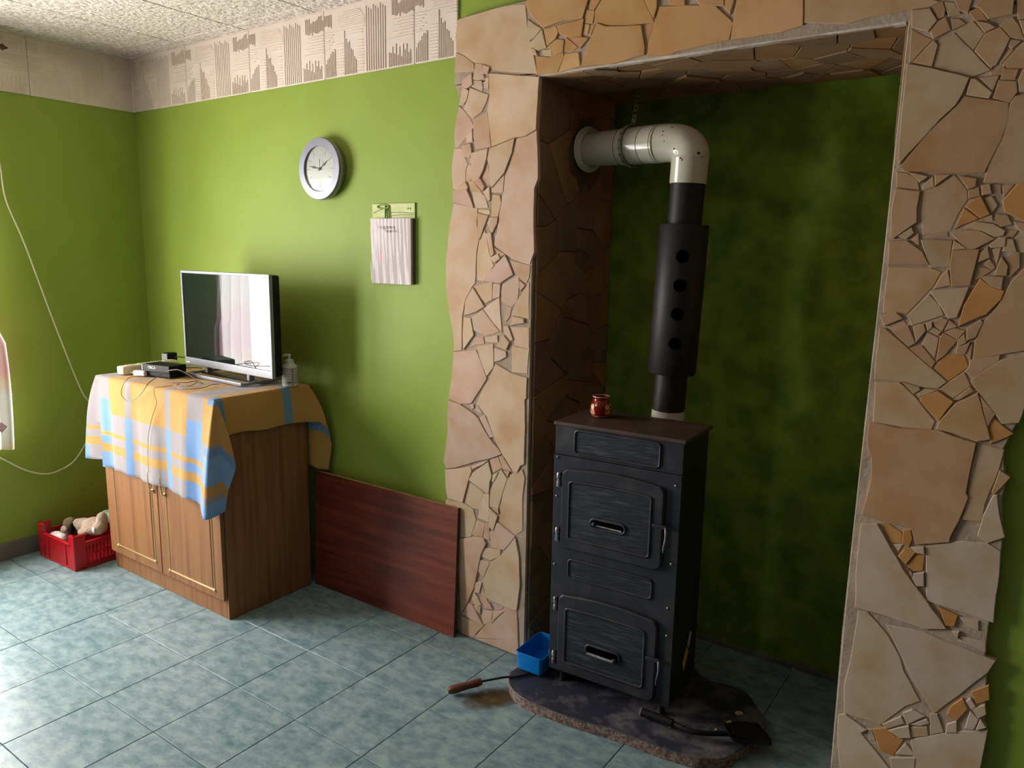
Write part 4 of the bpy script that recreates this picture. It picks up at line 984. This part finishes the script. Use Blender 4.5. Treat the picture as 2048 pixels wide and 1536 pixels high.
# ------------------------------------------------------------------ stove
SW, SD, SZ0, SZ1 = .475, .262, .098, 1.050
sv = thing('wood_stove', 'tall black cast-iron stove with two doors standing in the niche', 'stove', (2.942, -.150, zs), .0526)
def sx(bm): bmesh.ops.translate(bm, verts=bm.verts, vec=(0,0,-zs)); return bm
def spart(name, bm, m, parent=None, smooth=None): return mesh_obj(name, sx(bm), m, parent or sv, smooth=smooth)
SF = lambda u, v, d: Vector((u, -d, v))
spart('body', bx(.002, SW-.002, .001, SD, SZ0, SZ1-.014, bev=.003), M_ironside)
spart('top_plate', bx(-.006, SW+.008, -.010, SD+.006, SZ1-.014, SZ1, bev=.003), M_rust)
up = spart('upper_front', bx(0, SW, -.004, .001, .930, SZ1-.015, bev=.001), M_iron)
lo = spart('lower_front', bx(-.001, SW+.001, -.009, .001, SZ0-.002, .929, bev=.0015), M_iron)
def ridge(name, u0, u1, v0, v1, r, d, rad=.0048, arch=0., par=None):
    return spart(name, tube(BM(), [SF(u, v, d) for u, v in rrect(u0, u1, v0, v1, r, 4, arch)], rad, 8, closed=True), M_iron, par, smooth=60)
def grain(name, u0, u1, v0, v1, r, d0, d1, par=None):
    return spart(name, prism(BM(), rrect(u0, u1, v0, v1, r), d0, d1, frame=SF), M_iron2, par)
ridge('panel_rim', .078, .396, .942, 1.026, .014, .005, par=up); grain('grained_panel', .082, .392, .946, 1.022, .012, .001, .0052, up)
ridge('panel_rim', .070, .392, .477, .546, .014, .010, par=lo); grain('grained_panel', .074, .388, .481, .542, .012, .004, .0102, lo)
def door(v0, v1, iv0, iv1, hz, first):
    d = spart('door', prism(BM(), rrect(.038, .424, v0, v1, .028, 5, .012), .009, .024, frame=SF, bev=.005), M_iron)
    ridge('door_rim', .072, .381, iv0, iv1, .012, .0245, .0050, .004, d)
    grain('grained_panel', .076, .377, iv0+.004, iv1-.003, .009, .020, .0248, d)
    spart('handle_surround', tube(BM(), [SF(u, v, .0262) for u, v in rrect(.160, .292, hz-.017, hz+.017, .0168, 6)], .0050, 8, closed=True), M_iron, d, smooth=60)
    spart('handle_slot', prism(BM(), rrect(.163, .289, hz-.014, hz+.014, .0138, 6), .0240, .0254, frame=SF), M_hole, d)
    if first:
        bm = BM(); bmesh.ops.create_uvsphere(bm, u_segments=14, v_segments=10, radius=.0085, matrix=Matrix.Translation(SF(.176, hz-.001, .032))); spart('slider_knob', bm, M_iron, d, smooth=80)
        spart('slider_bar', tube(BM(), [SF(.182, hz-.006, .0275), SF(.280, hz-.008, .0275)], .004, 8), M_steel, d, smooth=60)
    else:
        spart('slider_bar', tube(BM(), [SF(.170, hz-.012, .036), SF(.272, hz-.014, .036)], .0062, 10), M_steel, d, smooth=60)
        bm = BM(); bmesh.ops.create_uvsphere(bm, u_segments=14, v_segments=10, radius=.0100, matrix=Matrix.Translation(SF(.276, hz-.010, .036))); spart('slider_knob', bm, M_iron, d, smooth=80)
    # hinges
    for hv in (v1-.045, v0+.045):
        h = spart('hinge', lathe(BM(), [(.007,-.026),(.0085,-.024),(.0085,-.006),(.006,-.004),(.006,.004),(.0085,.006),(.0085,.022),(.006,.027)], 14, Matrix.Translation(SF(.024, hv, .016))), M_steel, d, smooth=40)
        spart('hinge_leaf', bx(.006, .042, -.016, -.009, hv-.012, hv+.012, bev=.002), M_iron, h)
    # latch on the right
    lv = (v0+v1)/2+.012
    lt = spart('latch', bx(.388, .440, -.030, -.022, lv-.007, lv+.007, bev=.003), M_iron, d)
    spart('latch_lever', tube(BM(), smooth_path([SF(.436, lv, .028), SF(.440, lv-.03, .036), SF(.432, lv-.075, .030), SF(.431, lv-.09, .026)], 5), [.0036]*5+[.0032]*6+[.0022]*5, 10), M_steel, lt, smooth=60)
    return d
door(.588, .884, .630, .843, .708, True); door(.104, .408, .148, .361, .230, False)
for (u, v) in ((.013,.774),(.456,.892),(.455,.620),(.012,.512),(.452,.46),(.454,.36),(.013,.92)):
    spart('rivet', lathe(BM(), [(.0045,.008),(.0045,.011),(.002,.013)], 10, Matrix.Translation((u,0,v)) @ FRY), M_steel, lo, smooth=40)
for (u, v) in ((.03,.02),(SW-.05,.02),(.03,SD-.05),(SW-.05,SD-.05)):
    spart('leg', lathe(BM(), [(.016,zs+.0005),(.013,zs+.01),(.012,SZ0-.012),(.018,SZ0+.001)], 12, Matrix.Translation((u+.01, v+.01, 0))), M_ironside, smooth=40)
spart('side_sticker', prism(BM(), [(.120,.200),(.155,.250),(.175,.225),(.135,.165)], SW-.0025, SW-.0005, frame=lambda u, v, d: Vector((d, u, v))), M_yellow)
spart('side_sticker', prism(BM(), [(.160,.255),(.185,.300),(.200,.285),(.180,.232)], SW-.0025, SW-.0005, frame=lambda u, v, d: Vector((d, u, v))), mat('pale_sticker', (.45,.42,.28), .6))

# ------------------------------------------------------------------ stove pipe
pi_ = thing('stove_pipe', 'stove pipe, black below and cream enamel elbow above, into the reveal', 'stove pipe', (3.212, .205, .92))
def L(p): return Vector(p)-pi_.location
def ax(z): t = (z-1.05)/(1.92-1.05); return Vector((3.212+.030*t, .205, z))
def pp(name, bm, m, par=None, smooth=40): return mesh_obj(name, bm, m, par or pi_, smooth=smooth)
pp('flue_stub', tube(BM(), smooth_path([L((3.205,.142,.955)), L((3.208,.172,.962)), L((3.210,.200,.985)), L(ax(1.03)), L(ax(1.070))], 6), .0615, 32), M_enamel, smooth=50)
pp('lower_pipe', tube(BM(), [L(ax(1.060)), L(ax(1.22))], .0600, 40), M_pipeblk)
pp('upper_pipe', tube(BM(), [L(ax(1.74)), L(ax(1.905))], .0605, 40), M_pipeblk)
ex = pp('heat_exchanger', tube(BM(), [L(ax(1.210)), L(ax(1.214)), L(ax(1.745)), L(ax(1.749))], [.085,.088,.088,.085], 48), M_pipeblk)
dv = Vector((CAM.x-3.22, CAM.y-.205, 0)).normalized()
dv = Matrix.Rotation(math.radians(2), 3, 'Z') @ dv
for hp in ((1362,513),(1356,571),(1349,628),(1343,687)):
    q = ony(hp[0], hp[1], .12); c = ax(q.z)
    bm = BM(); Mh = Matrix.Translation(L(c+dv*.0872)) @ dv.to_track_quat('Z','Y').to_matrix().to_4x4()
    lathe(bm, [(.0225,-.02),(.0225,.0012)], 28, Mh); v_ = pp('vent_tube', bm, M_hole, ex)
    bm = BM(); lathe(bm, [(.0226,-.004),(.0240,-.004),(.0240,.0016),(.0226,.0016)], 28, Mh, cap=False); pp('tube_lip', bm, M_pipeblk, v_)
# enamel elbow: sleeve, bend, horizontal run
pp('elbow_sleeve', tube(BM(), [L(ax(1.890)), L(ax(1.893)), L(ax(1.980)), L(ax(1.983))], [.0635,.065,.065,.066], 40), M_enamel)
A0 = ax(1.980); B0 = Vector((3.125, .212, 2.036)); B1 = Vector((2.776, .290, 2.045))
hd_ = (B1-B0).normalized()
ctr = []
for k in range(13):
    t = k/12; p0 = A0; p1 = Vector((A0.x+.002, A0.y, 2.040)); p2 = B0
    ctr.append(p0*(1-t)**2+p1*2*t*(1-t)+p2*t*t)
pp('elbow_bend', tube(BM(), [L(p) for p in ctr], .0665, 40), M_enamel, smooth=60)
pp('elbow_seam', tube(BM(), [L(A0-Vector((0,0,.003))), L(A0+Vector((0,0,.003)))], .0680, 40), M_enamel)
pp('horizontal_pipe', tube(BM(), [L(B0-hd_*.004), L(B0+hd_*.17)], .0678, 40), M_enamel)
pp('horizontal_pipe', tube(BM(), [L(B0+hd_*.16), L(B1+hd_*.028)], .0655, 40), M_enamel)
for s_ in (.004, .062, .168): pp('pipe_seam', tube(BM(), [L(B0+hd_*(s_-.0012)), L(B0+hd_*(s_+.0012))], .0686, 40), mat('seam_grime', (.20,.16,.10), .6))
Mf = Matrix.Translation(L(B1+hd_*-.016)) @ (-hd_).to_track_quat('Z','Y').to_matrix().to_4x4()
pp('wall_rosette', lathe(BM(), [(.067,.012),(.069,.012),(.074,.004),(.086,.000),(.088,-.004),(.067,-.004)], 48, Mf, cap=False), M_enamel)
rr_ = random.Random(4)
for (px, py, sz) in ((1398,307,.008),(1405,312,.006),(1348,298,.004),(1352,304,.003),(1360,316,.003),(1364,320,.0035),(1326,263,.0035),(1325,270,.0025),(1344,255,.003),(1328,282,.002)):
    d_ = ray(px, py); best = None
    # nearest point of the elbow along the view of that chip
    for c in ctr+[B0+hd_*t*.02 for t in range(6)]:
        w0 = c-CAM; t = w0.dot(d_)/d_.dot(d_); dist = (CAM+d_*t-c).length
        if dist < .066:
            tt_ = t-math.sqrt(max(0,.0668**2-dist**2))/d_.length
            if best is None or tt_ < best[0]: best = (tt_, c)
    if best:
        hit = CAM+d_*best[0]; nrm = (hit-best[1]).normalized()
        bm = BM(); Mc = Matrix.Translation(L(hit)) @ nrm.to_track_quat('Z','Y').to_matrix().to_4x4()
        prism(bm, [(sz*rr_.uniform(.5,1)*math.cos(a*PI/4), sz*rr_.uniform(.5,1.1)*math.sin(a*PI/4)) for a in range(8)], -.004, .0008, frame=lambda u, v, d: Mc @ Vector((u, v, d)))
        pp('enamel_chip', bm, M_chipm, smooth=None)
# dark ragged hole round the rosette
st2 = mesh_obj('trim_10', prism(BM(), [((.118+.020*math.sin(a*5.3)+.012*math.sin(a*2.1+1))*math.cos(a*PI/10), (.135+.022*math.sin(a*3.7))*math.sin(a*PI/10)) for a in range(20)], 0, .003, frame=lambda u, v, d: Vector((NX0+.0215+d, .318+u, 2.035+v))), M_soot); struct(st2)

# ------------------------------------------------------------------ hanging chain
ch = thing('hanging_chain', 'steel bicycle chain hung from the soffit and looped round the pipe', 'chain', (2.975, .330, NZ-.01))
def link_mesh():
    bm = BM(); p = 14; r = .0078; h = .0125; out = []
    for k in range(9): a = math.radians(-130+260*k/8-90+90); out.append((h+r*math.cos(math.radians(-125+250*k/8)), r*math.sin(math.radians(-125+250*k/8))))
    out2 = [(-u, -v) for u, v in out]
    for dz in (-.0035, .0022): prism(bm, out+out2, dz, dz+.0014)
    return bm
bm = link_mesh(); LM = bpy.data.meshes.new('chain_link'); bmesh.ops.recalc_face_normals(bm, faces=bm.faces); bm.to_mesh(LM); bm.free(); LM.materials.append(M_chain)
bm = BM(); lathe(bm, [(.0035,-.0040),(.0035,.0040)], 10); PM = bpy.data.meshes.new('pin'); bm.to_mesh(PM); bm.free(); PM.materials.append(M_chipm)
def put_link(p, q, face):
    x = (q-p).normalized(); z = (face-x*face.dot(x)).normalized(); y = z.cross(x)
    Mt = Matrix((x, y, z)).transposed().to_4x4(); Mt.translation = (p+q)/2-ch.location
    o = bpy.data.objects.new('chain_link', LM); COL.objects.link(o); o.parent = ch; o.matrix_local = Mt
    for s_ in (-1, 1):
        n_ = bpy.data.objects.new('pin', PM); COL.objects.link(n_); n_.parent = o; n_.location = (.0125*s_, 0, 0)
c0 = Vector((2.975, .330, NZ-.010)); axp = B0+hd_*.130; c1 = axp+Vector((0, 0, .080))
viewf = (CAM-c0).normalized(); viewf.z = 0
n_l = max(4, round((c1-c0).length/.0255))
for k in range(n_l): put_link(c0.lerp(c1, k/n_l), c0.lerp(c1, (k+1)/n_l), viewf)
side = hd_.cross(Vector((0,0,1))).normalized()
if side.y > 0: side = -side
loop = [axp+(side*math.sin(a)+Vector((0,0,1))*math.cos(a))*.0735 for a in [2*PI*k/18 for k in range(18)]]
for k in range(18):
    a, b = loop[k], loop[(k+1)%18]; put_link(a, b, ((a+b)/2-axp).normalized())

# ------------------------------------------------------------------ glass jar on the stove
jp = onz(1201, 833, zs+SZ1-zs+.001)
jr = thing('candle_jar', 'round red glass jar printed with apples on top of the stove', 'jar', (jp.x, jp.y, SZ1+.0005))
jprof = [(.022,0),(.030,.002),(.038,.014),(.0405,.028),(.038,.046),(.031,.060),(.028,.066),(.029,.072),(.030,.077)]
M_jar = mat('red_glass', (.40,.02,.008), .12, trans=.55, spec=.7)
bm = BM(); lathe(bm, jprof+[(.028,.077),(.026,.066),(.029,.058),(.036,.044),(.0385,.028),(.036,.015),(.026,.005)], 40); mesh_obj('glass_bowl', bm, M_jar, jr, smooth=50)
mesh_obj('metal_rim', tube(BM(), [(.0297*math.cos(t*PI/16), .0297*math.sin(t*PI/16), .0765) for t in range(32)], .0016, 8, closed=True), mat('jar_rim', (.55,.50,.42), .25, .3), jr, smooth=60)
def jrad(z):
    for (r0, z0), (r1, z1) in zip(jprof, jprof[1:]):
        if z0 <= z <= z1: return r0+(r1-r0)*(z-z0)/(z1-z0)
    return .03
def patch(name, ang, z, r, m, lift=.0006, half=None):
    bm = BM(); P = []
    for k in range(20):
        a = 2*PI*k/20; dz = r*math.sin(a); du = r*math.cos(a)
        if half == 'low': dz = min(dz, 0.0)
        if half == 'up': dz = max(dz, 0.0)
        zz = max(.003, min(.07, z+dz)); R_ = jrad(zz)+lift; t = math.radians(ang)+du/R_
        P.append(bm.verts.new((R_*math.cos(t), R_*math.sin(t), zz)))
    c = bm.verts.new(((jrad(z)+lift)*math.cos(math.radians(ang)), (jrad(z)+lift)*math.sin(math.radians(ang)), z))
    for k in range(20):
        try: bm.faces.new((P[k], P[(k+1)%20], c))
        except ValueError: pass
    mesh_obj(name, bm, m, jr)
va = math.degrees(math.atan2(CAM.y-jp.y, CAM.x-jp.x))
M_ap1 = mat('apple_orange', (.62,.24,.07), .4); M_ap2 = mat('apple_pink', (.75,.42,.28), .4); M_ap3 = mat('apple_green', (.50,.50,.16), .4); M_ap4 = mat('apple_red', (.50,.03,.015), .35)
for k in range(4):
    b_ = va+38+90*k
    patch('apple_print', b_, .026, .0125, M_ap4, .0005); patch('apple_print', b_, .025, .0118, M_ap1, .0010, 'low')
    patch('apple_print', b_-82, .021, .0085, M_ap2, .0008); patch('apple_print', b_-90, .042, .0090, M_ap3, .0005); patch('apple_print', b_-66, .049, .0045, M_ap2, .0009)
mesh_obj('base_band', lathe(BM(), [(.0318,.0042),(.0345,.0085)], 40, cap=False), mat('jar_base', (.42,.22,.12), .4), jr)

# ------------------------------------------------------------------ blue box, poker, shovel, chips
zb_ = zs+.012
bbx = thing('plastic_box', 'open bright blue plastic box standing beside the stove', 'box', (2.858, -.085, zb_), .03)
def tray(hw, hd2, h, t, tp=.006):
    bm = BM()
    o1 = rrect(-hw+tp, hw-tp, -hd2+tp, hd2-tp, .012); o2 = rrect(-hw, hw, -hd2, hd2, .014)
    i2 = rrect(-hw+t, hw-t, -hd2+t, hd2-t, .012); i1 = rrect(-hw+tp+t, hw-tp-t, -hd2+tp+t, hd2-tp-t, .010)
    rings = [[bm.verts.new((u, v, z)) for u, v in pl__] for pl__, z in ((o1,0),(o2,h),(i2,h),(i1,t))]
    for a, b in zip(rings, rings[1:]):
        for k in range(len(a)): bm.faces.new((a[k], a[(k+1)%len(a)], b[(k+1)%len(a)], b[k]))
    bm.faces.new(rings[0]); bm.faces.new(rings[-1]); return bm
mesh_obj('tray', tray(.060, .092, .070, .0025), M_blue, bbx, smooth=30)
mesh_obj('rim', tube(BM(), [(u, v, .0695) for u, v in rrect(-.0605, .0605, -.0925, .0925, .0145)], .0022, 8, closed=True), M_blue, bbx, smooth=60)
vb = thing('small_bottle', 'small pale bottle standing inside the blue box', 'bottle', (2.885, -.045, zb_+.003))
mesh_obj('bottle_body', lathe(BM(), [(.012,0),(.0135,.002),(.0135,.038),(.008,.046)], 20), mat('pale_bottle', (.30,.33,.26), .4), vb, smooth=40)
mesh_obj('bottle_cap', lathe(BM(), [(.0075,.045),(.0075,.056),(.006,.058)], 16), M_black, vb, smooth=40)

pk = thing('fire_poker', 'iron poker with a turned wooden handle lying by the slab', 'poker', tuple(onz(930,1377,.016)))
e0 = onz(896,1382,.0185); e1 = onz(963,1363,.034); e2 = onz(1040,1352,zs+.006); e3 = Vector((2.90,-.08,zs+.0062))
l_ = lambda p: Vector(p)-pk.location
n8 = 14; hp_ = [e0.lerp(e1, k/n8) for k in range(n8+1)]; hr_ = [.008,.0145,.0160,.0162,.0160,.0154,.0147,.0140,.0136,.0138,.0145,.0152,.0153,.0146,.0120]
mesh_obj('handle', tube(BM(), [l_(p) for p in hp_], hr_, 16), M_wood, pk, smooth=50)
mesh_obj('rod', tube(BM(), [l_(p) for p in smooth_path([e1, e1.lerp(e2,.6)+Vector((0,0,.004)), e2, e3], 6)], .0042, 10), M_pipeblk, pk, smooth=60)

s0 = onz(1283,1424,zs+.026); s1 = onz(1345,1446,zs+.026); s2 = onz(1392,1468,zs+.022); s3 = onz(1470,1474,zs+.010)
sh = thing('ash_shovel', 'black ash shovel lying on the slab in front of the stove', 'shovel', tuple(s2))
l2 = lambda p: Vector(p)-sh.location
mesh_obj('handle', tube(BM(), [l2(p) for p in smooth_path([s0, s0.lerp(s1,.5), s1], 5)], .0145, 18), M_black, sh, smooth=50)
mesh_obj('handle_cap', tube(BM(), [l2(s0-(s1-s0).normalized()*.003), l2(s0+(s1-s0).normalized()*.002)], .0155, 18), mat('grey_cap', (.16,.16,.17), .5), sh, smooth=50)
mesh_obj('shaft', tube(BM(), [l2(p) for p in smooth_path([s1, s2+Vector((0,0,.006)), s3+Vector((0,0,.012))], 6)], .0085, 12), M_black, sh, smooth=60)
dirn = (s3-s2); dirn.z = 0; dirn.normalize(); ax_ = Vector((-dirn.y, dirn.x, 0)); o_ = s3-dirn*.030; bm = BM(); g_ = []
for i in range(13):
    t = i/12; row = []
    for j in range(17):
        v = j/8-1; hw = .060*(.65+.35*min(1,t*2.2)); ro_ = .030*abs(v)**2.6*(1-.45*t)
        back = .030*(1-min(1,t*3.5))**2
        p = o_+dirn*(.150*t*(1-.16*v*v*t))+ax_*(hw*v); p.z = zs+.004+max(ro_, back)
        row.append(bm.verts.new(l2(p)))
    g_.append(row)
for a, b in zip(g_, g_[1:]):
    for j in range(16): bm.faces.new((a[j], b[j], b[j+1], a[j+1]))
sc = mesh_obj('scoop', bm, M_black, sh, smooth=60); so = sc.modifiers.new('sheet', 'SOLIDIFY'); so.thickness = .0016
rw = random.Random(9)
for (px, py, L_, lab) in ((1458,1447,.030,'pale split wood chip lying against the black shovel scoop'), (1478,1428,.036,'long ragged wood chip at the rounded end of the slab'), (1432,1461,.014,'tiny wood splinter between the shovel shaft and scoop'), (1340,1455,.012,'tiny bark flake under the shovel handle')):
    p = onz(px, py, zs); bm = BM(); a = rw.uniform(0, PI)
    prism(bm, [(L_*.5*math.cos(k*PI/3.5)*rw.uniform(.7,1.1), L_*.26*math.sin(k*PI/3.5)*rw.uniform(.7,1.2)) for k in range(7)], 0, .006, bev=.0015); bm.transform(Matrix.Rotation(a, 4, 'Z'))
    tag(mesh_obj('wood_chip', bm, M_chipwood, loc=(p.x, p.y, zs+.0004)), lab, 'wood chip', 'wood chips on the hearth slab')
# brown stain on the tiles beside the slab
def stain_mat():
    m = bpy.data.materials.new('rust_stain'); m.use_nodes = True; n = m.node_tree.nodes; l = m.node_tree.links; b = n['Principled BSDF']
    b.inputs['Base Color'].default_value = (.10,.062,.022,1); b.inputs['Roughness'].default_value = .35
    tc = n.new('ShaderNodeTexCoord'); g = n.new('ShaderNodeTexGradient'); g.gradient_type = 'SPHERICAL'; mp = n.new('ShaderNodeMapping'); mp.inputs['Scale'].default_value = (7,12,1)
    l.new(tc.outputs['Object'], mp.inputs[0]); l.new(mp.outputs[0], g.inputs[0])
    nz = n.new('ShaderNodeTexNoise'); nz.inputs['Scale'].default_value = 22; nz.inputs['Detail'].default_value = 6; l.new(tc.outputs['Object'], nz.inputs['Vector'])
    mu = n.new('ShaderNodeMath'); mu.operation = 'MULTIPLY'; l.new(g.outputs['Fac'], mu.inputs[0]); l.new(nz.outputs['Fac'], mu.inputs[1])
    mr = n.new('ShaderNodeMapRange'); mr.inputs['From Min'].default_value = .05; mr.inputs['From Max'].default_value = .45; mr.inputs['To Max'].default_value = .85; l.new(mu.outputs[0], mr.inputs['Value'])
    l.new(mr.outputs[0], b.inputs['Alpha']); return m
bm = BM(); prism(bm, [(.15*math.cos(a*PI/12), .088*math.sin(a*PI/12)) for a in range(24)], 0, .0003)
sp0 = onz(985, 1397, 0); so_ = mesh_obj('floor_stain', bm, stain_mat(), fl, loc=(sp0.x, sp0.y, .0008)); so_.rotation_euler = (0, 0, .95)
